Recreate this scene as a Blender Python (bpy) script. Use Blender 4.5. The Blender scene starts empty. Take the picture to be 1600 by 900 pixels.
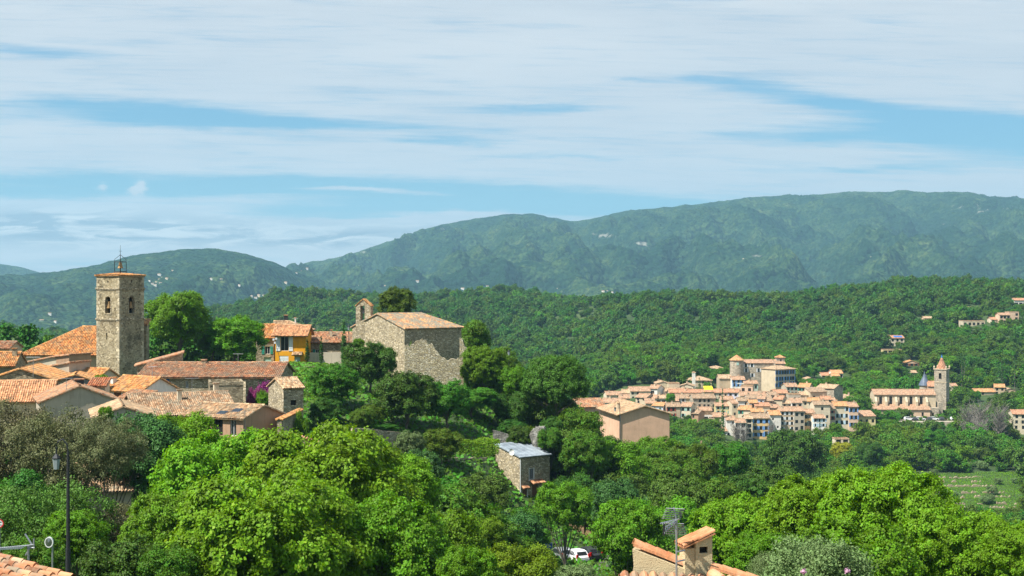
import bpy, math, random
import numpy as np
from mathutils import Vector, Matrix
R = math.radians
sc = bpy.context.scene
COL = sc.collection
F = 2222.0                      # focal length in photo pixels (1600 wide), horizon on row 450
# ---------------------------------------------------------------- camera, light, exposure
cam = bpy.data.cameras.new('camera'); cam.lens = 50; cam.sensor_width = 36
cam.clip_start = 0.5; cam.clip_end = 60000
camo = bpy.data.objects.new('camera', cam); COL.objects.link(camo)
camo.location = (0, 0, 0); camo.rotation_euler = (R(90), 0, 0); sc.camera = camo
SUN_EL, SUN_X, SUN_Y = 55.0, -0.85, -0.53
az = math.atan2(SUN_X, SUN_Y)
sd = Vector((math.sin(az)*math.cos(R(SUN_EL)), math.cos(az)*math.cos(R(SUN_EL)), math.sin(R(SUN_EL))))
sl = bpy.data.lights.new('sun', 'SUN'); sl.energy = 5.0; sl.angle = R(0.5); sl.color = (1.0, 0.955, 0.88)
slo = bpy.data.objects.new('sun', sl); COL.objects.link(slo); slo.rotation_euler = sd.to_track_quat('Z', 'Y').to_euler()
slo.location = (0, 0, 400)
sc.view_settings.view_transform = 'Standard'; sc.view_settings.look = 'None'
sc.view_settings.gamma = 1; sc.view_settings.use_curve_mapping = False
sc.view_settings.exposure = 0.86
sc.render.engine = 'CYCLES'
cy = sc.cycles
cy.max_bounces = 4; cy.diffuse_bounces = 3; cy.glossy_bounces = 2; cy.transmission_bounces = 3
cy.transparent_max_bounces = 4; cy.volume_bounces = 0; cy.use_denoising = True
cy.denoising_prefilter = 'NONE'; cy.caustics_reflective = False; cy.caustics_refractive = False
try: cy.denoiser = 'OPENIMAGEDENOISE'
except Exception: pass

# ---------------------------------------------------------------- node expressions
class E:
    def __init__(s, nt, v): s.nt, s.v = nt, v
    def _o(s, op, *a):
        n = s.nt.nodes.new('ShaderNodeMath'); n.operation = op
        for i, x in enumerate((s,)+a):
            x = x.v if isinstance(x, E) else x
            if isinstance(x, (int, float)): n.inputs[i].default_value = x
            else: s.nt.links.new(x, n.inputs[i])
        return E(s.nt, n.outputs[0])
    def __add__(s, o): return s._o('ADD', o)
    __radd__ = __add__
    def __mul__(s, o): return s._o('MULTIPLY', o)
    __rmul__ = __mul__
    def __sub__(s, o): return s._o('SUBTRACT', o)
    def __rsub__(s, o): return (s*-1)+o
    def __truediv__(s, o): return s._o('DIVIDE', o)
    def exp(s): return s._o('EXPONENT')
    def floor(s): return s._o('FLOOR')
    def fract(s): return s._o('FRACT')
    def sin(s): return s._o('SINE')
    def abs(s): return s._o('ABSOLUTE')
    def max(s, o): return s._o('MAXIMUM', o)
    def min(s, o): return s._o('MINIMUM', o)
    def pow(s, o): return s._o('POWER', o)
    def gt(s, o): return s._o('GREATER_THAN', o)
    def clamp(s):
        r = s._o('ADD', 0.0); r.v.node.use_clamp = True; return r
    def step(s, a, b):
        n = s.nt.nodes.new('ShaderNodeMapRange'); n.interpolation_type = 'SMOOTHSTEP'
        s.nt.links.new(s.v, n.inputs[0]); n.inputs[1].default_value = a; n.inputs[2].default_value = b
        return E(s.nt, n.outputs[0])
class NB:
    def __init__(s, nt): s.nt = nt; s.N = nt.nodes; s.L = nt.links
    def put(s, sock, v):
        v = v.v if isinstance(v, E) else v
        if hasattr(v, 'node'): s.L.new(v, sock)
        elif isinstance(v, (tuple, list)): sock.default_value = (*v, 1.0) if len(v) == 3 and len(sock.default_value) == 4 else v
        else: sock.default_value = v
    def coord(s, which='Object'):
        return s.N.new('ShaderNodeTexCoord').outputs[which]
    def sep(s, v):
        n = s.N.new('ShaderNodeSeparateXYZ'); s.L.new(v, n.inputs[0]); return [E(s.nt, o) for o in n.outputs]
    def comb(s, x, y, z=0.0):
        n = s.N.new('ShaderNodeCombineXYZ')
        for i, q in enumerate((x, y, z)): s.put(n.inputs[i], q)
        return n.outputs[0]
    def scale(s, v, k):
        n = s.N.new('ShaderNodeVectorMath'); n.operation = 'MULTIPLY'; s.L.new(v, n.inputs[0]); n.inputs[1].default_value = k if isinstance(k, tuple) else (k, k, k); return n.outputs[0]
    def noise(s, v, sc_=1.0, det=3.0, rough=0.55, dist=0.0, col=False):
        n = s.N.new('ShaderNodeTexNoise'); s.L.new(v, n.inputs['Vector']); n.inputs['Scale'].default_value = sc_
        n.inputs['Detail'].default_value = det; n.inputs['Roughness'].default_value = rough; n.inputs['Distortion'].default_value = dist
        return n.outputs[1] if col else E(s.nt, n.outputs[0])
    def voro(s, v, sc_=1.0, feat='F1', out='Distance', rnd=1.0):
        n = s.N.new('ShaderNodeTexVoronoi'); n.feature = feat; s.L.new(v, n.inputs['Vector']); n.inputs['Scale'].default_value = sc_
        n.inputs['Randomness'].default_value = rnd
        o = n.outputs[out]; return E(s.nt, o) if out == 'Distance' else o
    def white(s, v, col=False):
        n = s.N.new('ShaderNodeTexWhiteNoise'); s.L.new(v, n.inputs['Vector']); return n.outputs[1] if col else E(s.nt, n.outputs[0])
    def mix(s, f, a, b, mode='MIX'):
        n = s.N.new('ShaderNodeMix'); n.data_type = 'RGBA'; n.blend_type = mode
        s.put(n.inputs[0], f); s.put(n.inputs[6], a); s.put(n.inputs[7], b); return n.outputs[2]
    def ramp(s, f, stops, const=False):
        n = s.N.new('ShaderNodeValToRGB'); s.put(n.inputs[0], f); cr = n.color_ramp
        if const: cr.interpolation = 'CONSTANT'
        while len(cr.elements) < len(stops): cr.elements.new(0.5)
        for e, (p, c) in zip(cr.elements, stops): e.position = p; e.color = (*c, 1)
        return n.outputs[0]
    def attr(s, name, out='Fac'):
        n = s.N.new('ShaderNodeAttribute'); n.attribute_name = name; return E(s.nt, n.outputs[out]) if out == 'Fac' else n.outputs[out]
    def rnd(s):
        return E(s.nt, s.N.new('ShaderNodeObjectInfo').outputs['Random'])
    def bump(s, h, dist=0.05, strength=1.0):
        n = s.N.new('ShaderNodeBump'); s.put(n.inputs['Height'], h); n.inputs['Distance'].default_value = dist; n.inputs['Strength'].default_value = strength
        return n.outputs[0]
    def seprgb(s, c):
        n = s.N.new('ShaderNodeSeparateColor'); s.L.new(c, n.inputs[0]); return [E(s.nt, o) for o in n.outputs]
    def hsv(s, c, h=0.5, sa=1.0, v=1.0):
        n = s.N.new('ShaderNodeHueSaturation'); s.put(n.inputs['Color'], c); s.put(n.inputs['Hue'], h); s.put(n.inputs['Saturation'], sa); s.put(n.inputs['Value'], v)
        return n.outputs[0]
MATS = {}
def material(name, fn):
    if name in MATS: return MATS[name]
    m = bpy.data.materials.new(name); m.use_nodes = True; nt = m.node_tree
    b = NB(nt); p = nt.nodes['Principled BSDF']; p.inputs['Roughness'].default_value = 0.85
    p.inputs['Specular IOR Level'].default_value = 0.3
    r = fn(b)
    if not isinstance(r, dict): r = {'Base Color': r}
    tr = r.pop('translucent', None)
    for k, v in r.items(): b.put(p.inputs[k], v)
    if tr is not None:
        out = nt.nodes['Material Output']; t = nt.nodes.new('ShaderNodeBsdfTranslucent'); b.put(t.inputs['Color'], tr[1])
        mx = nt.nodes.new('ShaderNodeMixShader'); mx.inputs[0].default_value = tr[0]
        nt.links.new(p.outputs[0], mx.inputs[1]); nt.links.new(t.outputs[0], mx.inputs[2]); nt.links.new(mx.outputs[0], out.inputs[0])
    MATS[name] = m
    return m

# ---------------------------------------------------------------- world: Nishita sky with layered streaky cloud
w = bpy.data.worlds.new('World'); sc.world = w; w.use_nodes = True
nt = w.node_tree; B = NB(nt); bg = nt.nodes['Background']
sky = nt.nodes.new('ShaderNodeTexSky'); sky.sky_type = 'NISHITA'; sky.sun_disc = False
sky.sun_elevation = R(SUN_EL); sky.sun_rotation = az % (2*math.pi); sky.air_density = 1.0; sky.dust_density = 0.6; sky.ozone_density = 2.0
dx, dy, dz = B.sep(B.coord('Generated'))
ay = dy.abs().max(0.25)
PX = dx/ay*F+800; PY = 450-dz/ay*F
wv = B.comb(PX/420, PY/90)
n1 = B.noise(wv, 1.0, 3, 0.5, 0.3); 
n0 = B.noise(B.comb(PX/60+PY/50, PY/16-PX/200, 5.0), 1.0, 4, .6, .5)
px = PX+(n1-0.5)*170+(n0-.5)*60; py = PY+(n1-0.5)*34+(n0-.5)*15
def gau(x, y, sx, sy, tilt=0.0, k=1.0, X=None, Y=None):
    u = (X or px)-x; v = (Y or py)-y-u*tilt
    return ((u/sx).pow(2)*-1-(v/sy).pow(2)).exp()*k
def psq(a): return a*a
_old = E.pow
def _sq(s, o): return s*s if o == 2 else _old(s, o)
E.pow = _sq
GAPS = [(60,82,130,9,.06,.30),(190,168,190,15,.03,.55),(360,190,260,13,.02,.5),(700,222,70,7,0,.35),(520,200,300,18,.05,.2),
 (1290,158,150,12,.13,.6),(1180,130,120,10,.1,.25),(1500,195,190,20,.05,.8),(1560,235,160,30,0,.45),(1330,215,260,14,.0,.35),(1010,130,40,5,0,.3),
 (850,172,120,9,.0,.4),(900,245,120,6,.0,.35),(1330,262,150,7,0,.3),(330,290,470,17,.02,.75),(880,312,260,19,.02,.75),(560,330,240,14,0,.6),(60,300,200,18,0,.3),
 (200,408,260,9,-.02,.25),(1200,288,120,5,0,.3)]
cov = (B.noise(B.comb(PX/300+PY/700, PY/34-PX/900), 1.0, 5, 0.55, 0.4)-0.5)*0.75+0.93
for g in GAPS: cov = cov-gau(*g[:4], tilt=g[4], k=g[5]*1.35)
pf = PX+(B.noise(B.comb(PX/14, PY/9), 1.0, 3, .6)-.5)*9; pg = PY+(B.noise(B.comb(PX/11, PY/10, 3.3), 1.0, 3, .6)-.5)*9
for g in [(217,294,14,8,0,1.2),(222,289,8,7,0,.3),(205,299,11,4,0,.4),(160,291,10,8,0,.8)]: cov = cov+gau(*g[:4], k=g[5], X=pf, Y=pg)
for g in [(630,303,110,3.5,.04,.7),(500,297,150,3,.02,.4),(210,352,300,20,.02,.55),(60,345,130,22,0,.4),(640,356,90,13,-.12,.7),(745,334,45,6,0,.6),(560,352,160,8,0,.3),(1350,292,300,8,.02,.4)]:
    cov = cov+gau(*g[:4], tilt=g[4], k=g[5])
st = B.noise(B.comb(PX/190+PY/240, PY/11-PX/420, 2.0), 1.0, 5, 0.6, 0.5); fi = B.noise(B.comb(PX/75+PY/160, PY/4.5-PX/300, 9.0), 1.0, 4, 0.6, 0.3); cov = cov+(st-0.5)*1.05+(fi-.5)*.35
cov = cov.step(0.12, .98)*(dz.step(.25,.6)*-.6+1.0)
cl = B.noise(B.comb(PX/520, PY/60, 7.0), 1.0, 4, 0.5, .2)
bank = (gau(170,360,360,26,.01,1.1)+gau(60,340,120,14,0,.5)+gau(560,372,170,14,-.05,.7)).clamp()
bn = B.noise(B.comb(PX/95, PY/15+PX/900, 4.0), 1.0, 5, .6, .6)
dark = (bank*bn.step(.36,.60)*1.1).clamp()
cov = (cov+bank*.75).clamp()
ccol = B.mix(cl.step(.3,.7), (4.1,4.7,5.35), (5.05,5.45,5.85))
hi = PY.step(0, 260)
ccol = B.mix(hi*0.5, ccol, (4.2,4.85,5.55))
ccol = B.mix((bank*.9).clamp(), ccol, (6.0,6.35,6.5))
ccol = B.mix((st*.6+fi*.4-.35).clamp()*1.3, ccol, (5.3,5.75,6.15))
ccol = B.mix(dark, ccol, (2.7,3.4,4.2))
skyc = B.mix(1.0, sky.outputs[0], (0.72,0.92,0.98), 'MULTIPLY')
skyc = B.mix(0.55, skyc, (1.0,2.95,4.75))
low = PY.step(200, 420)
skyc = B.mix(low*0.45, skyc, (2.3,4.3,5.5))
B.L.new(B.mix(cov, skyc, ccol), bg.inputs[0]); bg.inputs[1].default_value = 0.077

# ---------------------------------------------------------------- small tools
def new_mesh(name, V, Fc, mats=(), mi=None, uv=None, smooth=False):
    me = bpy.data.meshes.new(name); me.from_pydata(V, [], Fc)
    for m in mats: me.materials.append(m)
    if mi is not None: me.polygons.foreach_set('material_index', mi)
    if uv is not None:
        l = me.uv_layers.new(name='UVMap'); l.data.foreach_set('uv', np.asarray(uv, dtype=np.float32).ravel())
    if smooth: me.polygons.foreach_set('use_smooth', [True]*len(me.polygons))
    me.update(); return me
class MB:
    def __init__(s): s.v, s.f, s.mi, s.uv = [], [], [], []
    def face(s, pts, m=0, uv=None):
        n = len(s.v); s.v += [tuple(p) for p in pts]; s.f.append(tuple(range(n, n+len(pts)))); s.mi.append(m)
        s.uv += [tuple(q) for q in (uv or [(p[0]+p[1], p[2]) for p in pts])]
    def box(s, x0, y0, z0, x1, y1, z1, m=0):
        a = [(x0,y0,z0),(x1,y0,z0),(x1,y1,z0),(x0,y1,z0),(x0,y0,z1),(x1,y0,z1),(x1,y1,z1),(x0,y1,z1)]
        for q in ((0,1,5,4),(1,2,6,5),(2,3,7,6),(3,0,4,7),(4,5,6,7),(3,2,1,0)): s.face([a[i] for i in q], m)
    def tube(s, pts, rs, n=8, m=0, cap=True):
        pts = [Vector(p) for p in pts]
        if not isinstance(rs, (list, tuple)): rs = [rs]*len(pts)
        rings = []
        for i, p in enumerate(pts):
            t = (pts[min(i+1, len(pts)-1)]-pts[max(i-1, 0)]).normalized()
            a = t.cross(Vector((0,0,1)) if abs(t.z) < .9 else Vector((1,0,0))).normalized(); b = t.cross(a)
            rings.append([p+(a*math.cos(k*2*math.pi/n)+b*math.sin(k*2*math.pi/n))*rs[i] for k in range(n)])
        for i in range(len(rings)-1):
            for k in range(n): s.face([rings[i][k], rings[i][(k+1) % n], rings[i+1][(k+1) % n], rings[i+1][k]], m)
        if cap: s.face(rings[0][::-1], m); s.face(rings[-1], m)
    def lathe(s, c, prof, n=16, m=0):
        for (r0, z0), (r1, z1) in zip(prof, prof[1:]):
            for k in range(n):
                a, b = 2*math.pi*k/n, 2*math.pi*(k+1)/n
                s.face([(c[0]+r0*math.cos(a), c[1]+r0*math.sin(a), c[2]+z0), (c[0]+r0*math.cos(b), c[1]+r0*math.sin(b), c[2]+z0),
                        (c[0]+r1*math.cos(b), c[1]+r1*math.sin(b), c[2]+z1), (c[0]+r1*math.cos(a), c[1]+r1*math.sin(a), c[2]+z1)], m)
    def prism(s, poly, y0, y1, m=0):      # polygon in x,z pushed from y0 to y1
        s.face([(x, y0, z) for x, z in poly], m); s.face([(x, y1, z) for x, z in poly][::-1], m)
        for (a, b), (c, d) in zip(poly, poly[1:]+poly[:1]): s.face([(a,y0,b),(a,y1,b),(c,y1,d),(c,y0,d)], m)
    def mesh(s, name, mats, smooth=False):
        return new_mesh(name, s.v, s.f, mats if isinstance(mats, (list, tuple)) else [mats], s.mi, s.uv, smooth)
def add(name, me, parent=None, loc=(0,0,0), rz=0.0, label=None, cat=None, group=None, kind=None):
    o = bpy.data.objects.new(name, me); COL.objects.link(o); o.location = loc; o.rotation_euler = (0,0,rz)
    if parent: o.parent = parent
    if label: o['label'] = label
    if cat: o['category'] = cat
    if group: o['group'] = group
    if kind: o['kind'] = kind
    return o
def X(px_, d): return (px_-800)/F*d
def Z(py_, d): return -(py_-450)/F*d

# ---------------------------------------------------------------- terrain
rs_ = np.random.RandomState(5)
_P = rs_.rand(256, 256)
def vn(x, y):
    xi, yi = np.floor(x).astype(int), np.floor(y).astype(int); fx, fy = x-xi, y-yi
    fx, fy = fx*fx*(3-2*fx), fy*fy*(3-2*fy)
    a = _P[xi % 256, yi % 256]; b = _P[(xi+1) % 256, yi % 256]; c = _P[xi % 256, (yi+1) % 256]; d = _P[(xi+1) % 256, (yi+1) % 256]
    return (a*(1-fx)+b*fx)*(1-fy)+(c*(1-fx)+d*fx)*fy
def fbm(x, y, o=4, g=0.5):
    t = 0; a = 1.0; n = 0
    for i in range(o): t = t+a*vn(x*2**i+13.1*i, y*2**i+7.7*i); n += a; a *= g
    return t/n
CP = np.array([-900, 100, 300, 500, 700, 850, 1000, 1200, 1400, 1600, 2600], float)
DD = np.array([0, 25, 50, 70, 100, 130, 150, 165, 180, 192, 210, 240, 280, 340, 420, 500, 560, 620, 700, 850, 1000, 1200, 1400, 1700, 2300], float)
TZ = np.array([
 [-3,-8,-13,-15,-19,-19,-17,-16,-15,-14,-13,-14,-20,-35,-50,-60,-62,-62,-60,-55,-52,-50,-50,-75,-125],
 [-3,-9,-15,-17,-20,-19,-17,-16,-15,-14,-13.5,-14,-20,-35,-50,-60,-62,-62,-60,-58,-52,-48,-44,-75,-125],
 [-3,-10,-17,-21,-23,-22,-20,-18.5,-15.2,-12.6,-12.2,-13,-20,-36,-50,-60,-62,-62,-60,-55,-46,-35,-23.5,-65,-125],
 [-3,-10,-18,-22,-25,-25,-23,-19.5,-16.5,-13.2,-12.5,-12.8,-20,-38,-52,-60,-62,-62,-60,-52,-42,-26,-10,-60,-125],
 [-3,-10,-18,-22,-25,-26,-25,-24,-20,-17.5,-15,-15,-26,-42,-56,-62,-62,-60,-58,-52,-42,-26,-9,-60,-125],
 [-3,-10,-18,-23,-26,-28,-31,-31,-27.5,-24,-20,-23,-31,-45,-58,-63,-60,-58,-56,-50,-40,-24,-10,-60,-125],
 [-3,-9,-17,-22,-27,-30,-32,-32,-32,-32,-31,-31,-32,-45,-58,-56,-49,-45,-41,-37,-30,-11,-22,-70,-125],
 [-3,-8,-16,-21,-28,-33,-37,-39,-41,-43,-46,-50,-56,-64,-68,-65,-60,-48,-46,-38,-26,-6,-20,-70,-125],
 [-3,-8,-16,-21,-28,-34,-38,-41,-43,-45,-49,-54,-60,-66,-70,-64,-61,-57,-51,-31,-12,-4,-20,-70,-125],
 [-3,-8,-15,-20,-27,-33,-38,-41,-43,-45,-49,-54,-60,-66,-70,-63,-62,-58,-48,-22,-2,-3,-20,-70,-125],
 [-3,-8,-15,-20,-27,-33,-38,-41,-43,-45,-49,-54,-60,-66,-69,-63,-60,-55,-45,-20,0,0,-20,-70,-125]])
def G(x, y):
    x = np.asarray(x, float); y = np.asarray(y, float)
    q = np.clip(800+F*x/np.maximum(y, 12), CP[0], CP[-1]-1e-6); dd = np.clip(y, 0, 2299.9)
    j = np.clip(np.searchsorted(CP, q, 'right')-1, 0, len(CP)-2); i = np.clip(np.searchsorted(DD, dd, 'right')-1, 0, len(DD)-2)
    s = (q-CP[j])/(CP[j+1]-CP[j]); s = s*s*(3-2*s); t = (dd-DD[i])/(DD[i+1]-DD[i])
    z = (TZ[j,i]*(1-t)+TZ[j,i+1]*t)*(1-s)+(TZ[j+1,i]*(1-t)+TZ[j+1,i+1]*t)*s
    z = z+(fbm(x/9, y/9, 3)-.5)*np.clip(y/120, 0.15, 1.2)
    far = np.clip((y-650)/400, 0, 1)*np.clip((2200-y)/500, 0, 1)
    return z+(fbm(x/110+3, y/110, 3)-.5)*22*far-far*1.5
def Gf(x, y): return float(G(x, y))
def ground_mat(b):
    o = b.coord(); n = b.noise(o, 0.06, 5, .6); n2 = b.noise(o, 0.7, 4, .65); n3 = b.noise(o, 0.012, 3)
    c = b.ramp(n*.6+n2*.4, [(0.3,(.018,.032,.010)),(0.48,(.035,.065,.015)),(0.62,(.06,.095,.025)),(0.8,(.16,.13,.07))])
    return {'Base Color': b.mix(n3.step(.55,.75)*.4, c, (.10,.13,.04)), 'Normal': b.bump(n2, .3)}
M_ground = material('ground', ground_mat)
def grid_mesh(name, XX, YY, ZZ, m):
    ny, nx = XX.shape; V = np.stack([XX, YY, ZZ], -1).reshape(-1, 3)
    i = np.arange(ny*nx).reshape(ny, nx); Q = np.stack([i[:-1,:-1], i[:-1,1:], i[1:,1:], i[1:,:-1]], -1).reshape(-1, 4)
    me = bpy.data.meshes.new(name); me.vertices.add(len(V)); me.vertices.foreach_set('co', V.astype(np.float32).ravel())
    me.loops.add(Q.size); me.loops.foreach_set('vertex_index', Q.astype(np.int32).ravel())
    me.polygons.add(len(Q)); me.polygons.foreach_set('loop_start', np.arange(0, Q.size, 4, dtype=np.int32))
    me.polygons.foreach_set('use_smooth', np.ones(len(Q), dtype=bool)); me.materials.append(m); me.update(calc_edges=True); return me
yr = np.concatenate([np.linspace(-90, 0, 10), np.linspace(3, 60, 24), np.linspace(62, 300, 150), np.geomspace(303, 2500, 190)])
sr = np.concatenate([np.linspace(-3.5, -.72, 24), np.linspace(-.7, .7, 330), np.linspace(.72, 3.5, 24)])
YY, SS = np.meshgrid(yr, sr, indexing='ij'); XX = SS*(YY+140)
add('ground', grid_mesh('ground', XX, YY, G(XX, YY)-np.clip((YY-2300)/10, 0, 8), M_ground), kind='structure', label='green undergrowth covered hillside and valley floor')

# ---------------------------------------------------------------- mountains beyond
SA = np.array([[-1200,430],[-300,436],[0,434],[60,428],[100,425],[150,417],[200,401],[230,397],[280,391],[330,389],[380,398],[420,409],[440,417],[470,428],[520,440],[600,446],[900,452],[2600,455]], float)
SB = np.array([[-1200,456],[200,452],[330,446],[400,434],[440,424],[456,419],[480,415],[500,409],[540,400],[580,387],[600,379],[650,365],[690,353],[740,345],[800,337],[830,334],[860,339],[900,343],[940,335],[1000,330],[1050,322],[1100,314],[1150,310],[1200,308],[1260,305],[1330,300],[1400,299],[1450,302],[1520,301],[1560,303],[1600,305],[1750,312],[2000,330],[2600,360]], float)
SC = np.array([[-1200,400],[-300,405],[-60,412],[0,414],[30,417],[60,425],[100,438],[140,445],[300,455],[2600,458]], float)
def rangez(x, y, S, yr_, y0, zb, amp, seed):
    q = 800+F*x/y; zr = -(np.interp(q, S[:,0], S[:,1])-450)/F*yr_
    t = np.clip((y-y0)/(yr_-y0), 0, 1); back = np.clip((y-yr_)/(yr_*.35), 0, 1)
    base = zb+(zr-zb)*(t**1.25)*(1-back**1.5)
    wx = x+250*(fbm(x/700+seed, y/900, 3)-.5)
    r = 1-np.abs(2*fbm(wx/420+seed, y/900+seed, 4)-1)
    r2 = 1-np.abs(2*fbm(wx/150+seed*2, y/300, 3)-1)
    rr = (r-.8)*amp+(r2-.8)*amp*.35+(fbm(x/40, y/40, 3)-.5)*amp*.10
    e = np.clip(t*3, 0, 1)*(1-t**5*.92)
    return base+rr*e*1.4+(fbm(x/14, y/14, 2)-.5)*5*np.clip(t*4, 0, 1)
def mountain_mat(seed, patches=()):
    def fn(b):
        o = b.coord(); n = b.noise(o, .0022, 5, .6); n2 = b.noise(o, .012, 4, .65); v = b.voro(o, .055); v2 = b.voro(o, .11)
        n4 = b.noise(o, .05, 4, .7)
        c = b.ramp(n*.40+n2*.35+n4*.25, [(.38,(.008,.026,.016)),(.48,(.018,.048,.020)),(.56,(.055,.095,.030)),(.67,(.13,.155,.05))])  # scrub tones; the light greens also paint in sunlit variation of the slopes
        tree = (v2*-1+1.0).step(.3,.75)
        c = b.mix(tree*.75, c, (.008,.024,.012))
        x, y, z = b.sep(o); ix = x/y*F+800
        rock = (b.noise(o, .02, 5, .7)-.5)*2.2
        m = None
        for p in patches:
            u = (ix-p[0])/p[1]; vv = (z/y*-F+450-p[2])/p[3]; g = (u*u*-1-vv*vv).exp()*p[4]; m = g if m is None else m+g
        if m is not None: c = b.mix((rock+m-.62).step(0,.3)*.8, c, (.34,.32,.27))
        return {'Base Color': c, 'Normal': b.bump(v*-1.2+n2*1.2+n4, 14.0, 1.0), 'Roughness': .95, 'Specular IOR Level': 0.0}
    return fn
M_mB = material('mountain_scrub', mountain_mat(1, [(945,28,368,7,.75),(1005,20,380,5,.8),(1180,32,400,4,.7),(1530,80,325,10,.65),(1480,60,352,7,.5),(1290,300,302,3,.6),(570,25,392,5,.6),(690,30,358,5,.5),(1055,15,333,3,.6)]))
M_mA = material('hill_scrub', mountain_mat(2))
def mrange(name, S, yr_, y0, zb, amp, seed, m, x0, x1, nx, ny, lab):
    yy = np.concatenate([np.linspace(y0, yr_, ny), np.linspace(yr_*1.01, yr_*1.34, 12)]); s = np.linspace(x0, x1, nx)
    Y_, S_ = np.meshgrid(yy, s, indexing='ij'); X_ = S_*(Y_*.6+yr_*.4)
    add(name, grid_mesh(name, X_, Y_, rangez(X_, Y_, S, yr_, y0, zb, amp, seed), m), kind='structure', label=lab)
mrange('mountain', SB, 6200, 2900, -125, 270, 3.3, M_mB, -.75, 1.0, 900, 330, 'long scrub covered mountain with pale limestone patches')
mrange('hill', SA, 4300, 2400, -125, 150, 8.1, M_mA, -.95, .55, 620, 200, 'rounded wooded hill behind the bell tower')
mrange('far_hill', SC, 6900, 4700, -125, 160, 5.7, M_mA, -1.1, .2, 260, 60, 'distant blue hill at the left edge')

# haze: one box of even air round everything
h = MB(); h.box(-13000, -400, -190, 13000, 9400, 560)
def hz(b):
    return {}
mh = bpy.data.materials.new('haze'); mh.use_nodes = True; n_ = mh.node_tree; n_.nodes.clear()
ho = n_.nodes.new('ShaderNodeOutputMaterial'); pv = n_.nodes.new('ShaderNodeVolumePrincipled')
pv.inputs['Color'].default_value = (.42,.78,1.0,1); pv.inputs['Density'].default_value = 8.2e-5; pv.inputs['Anisotropy'].default_value = 0.1
n_.links.new(pv.outputs[0], ho.inputs['Volume'])
add('haze', h.mesh('haze', mh), kind='stuff', label='thin blue haze over the valley')
# ---------------------------------------------------------------- foliage
def leaf_mat(name, c, hue=.05, val=.45, tr=.30, tipc=None):
    def fn(b):
        a = b.attr('tone'); r = b.rnd(); n = b.noise(b.coord(), .35, 2)
        col = b.hsv(c, (r-.5)*hue+(a-.5)*hue+.5, 1.0, (a-.5)*val*1.7+(r-.5)*.28+(n-.5)*.5+1.0)
        if tipc: col = b.mix(a.step(.80,1.0)*.75, col, tipc)
        return {'Base Color': col, 'Roughness': .55, 'Specular IOR Level': .18, 'translucent': (tr, b.hsv(col, .49, 1.05, 1.25))}
    return material(name, fn)
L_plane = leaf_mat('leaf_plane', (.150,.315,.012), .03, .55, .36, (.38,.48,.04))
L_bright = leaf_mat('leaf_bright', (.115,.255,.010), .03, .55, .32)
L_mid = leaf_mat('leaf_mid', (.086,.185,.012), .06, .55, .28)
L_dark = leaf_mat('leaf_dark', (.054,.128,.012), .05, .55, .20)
L_yell = leaf_mat('leaf_yellow_green', (.150,.26,.010), .03, .5, .32)
L_oak = leaf_mat('leaf_oak', (.085,.155,.018), .03, .6, .2)
L_brown = leaf_mat('leaf_brownish', (.140,.145,.058), .06, .7, .2, (.20,.14,.07))
L_olive = leaf_mat('leaf_olive', (.15,.225,.075), .02, .5, .2)
L_cyp = leaf_mat('leaf_cypress', (.045,.125,.014), .02, .5, .1)
L_pine = leaf_mat('leaf_pine', (.062,.165,.012), .02, .5, .15)
L_con = leaf_mat('leaf_conifer', (.080,.135,.010), .02, .5, .15)
L_blue = leaf_mat('leaf_bluish', (.055,.142,.028), .02, .5, .2)
L_gold = leaf_mat('leaf_golden', (.30,.31,.012), .03, .4, .3)
L_mag = leaf_mat('flower_magenta', (.30,.045,.18), .04, .6, .3)
L_twig = leaf_mat('twig_grey', (.14,.125,.10), .02, .5, .0)
def bark_fn(b):
    o = b.coord(); n = b.noise(b.scale(o, (3,3,.6)), 2.0, 4, .7)
    return {'Base Color': b.ramp(n, [(.3,(.05,.04,.03)),(.7,(.19,.165,.13))]), 'Normal': b.bump(n, .05)}
M_bark = material('bark', bark_fn)
def unit(a): return a/np.maximum(np.linalg.norm(a, axis=-1, keepdims=True), 1e-9)
def leaf_arrays(seed, lobes, ncl, nlf, ls, cr, up=.35, spread=.55, inner=.18, spray=.10, asp=.34):
    r = np.random.RandomState(seed); Lb = np.array(lobes, float); wgt = Lb[:,3]*Lb[:,4]+Lb[:,3]*Lb[:,5]; wgt /= wgt.sum()
    C = np.zeros((0,3)); D = np.zeros((0,3))
    while len(C) < ncl:
        k = r.choice(len(Lb), ncl*2, p=wgt); d = unit(r.randn(ncl*2, 3)); fl = (d[:,2] < -.1) & (r.rand(ncl*2) < .6); d[fl,2] *= -1
        rad = .82+.26*r.rand(ncl*2); sp_ = r.rand(ncl*2) < spray; rad[sp_] = 1.02+.22*r.rand(sp_.sum()); inn = r.rand(ncl*2) < inner; rad[inn] = .3+.5*r.rand(inn.sum())
        p = Lb[k,:3]+d*Lb[k,3:]*rad[:,None]; ok = np.ones(len(p), bool)
        for q in range(len(Lb)):
            ins = np.linalg.norm((p-Lb[q,:3])/Lb[q,3:], axis=1) < .72; ok &= ~(ins & (k != q) & ~inn)
        C = np.concatenate([C, p[ok]]); D = np.concatenate([D, d[ok]])
    C, D = C[:ncl], D[:ncl]
    P = np.repeat(C, nlf, 0); Dn = np.repeat(D, nlf, 0); n = len(P)
    P = P+r.randn(n, 3)*cr*np.array([1,1,.75])*.55
    N = unit(Dn*.8+np.array([0,0,up])+r.randn(n,3)*spread)
    T = unit(np.cross(N, r.randn(n,3))); Bv = np.cross(N, T); s = ls*(.7+.6*r.rand(n,1))
    V = np.stack([P-T*s*.5, P+Bv*s*asp+N*s*.06, P+T*s*.5-N*s*.05, P-Bv*s*asp+N*s*.06], 1).reshape(-1,3)
    tone = np.clip(np.repeat(r.rand(ncl), nlf)*.5+r.rand(n)*.5, 0, 1)
    return V, tone
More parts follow.
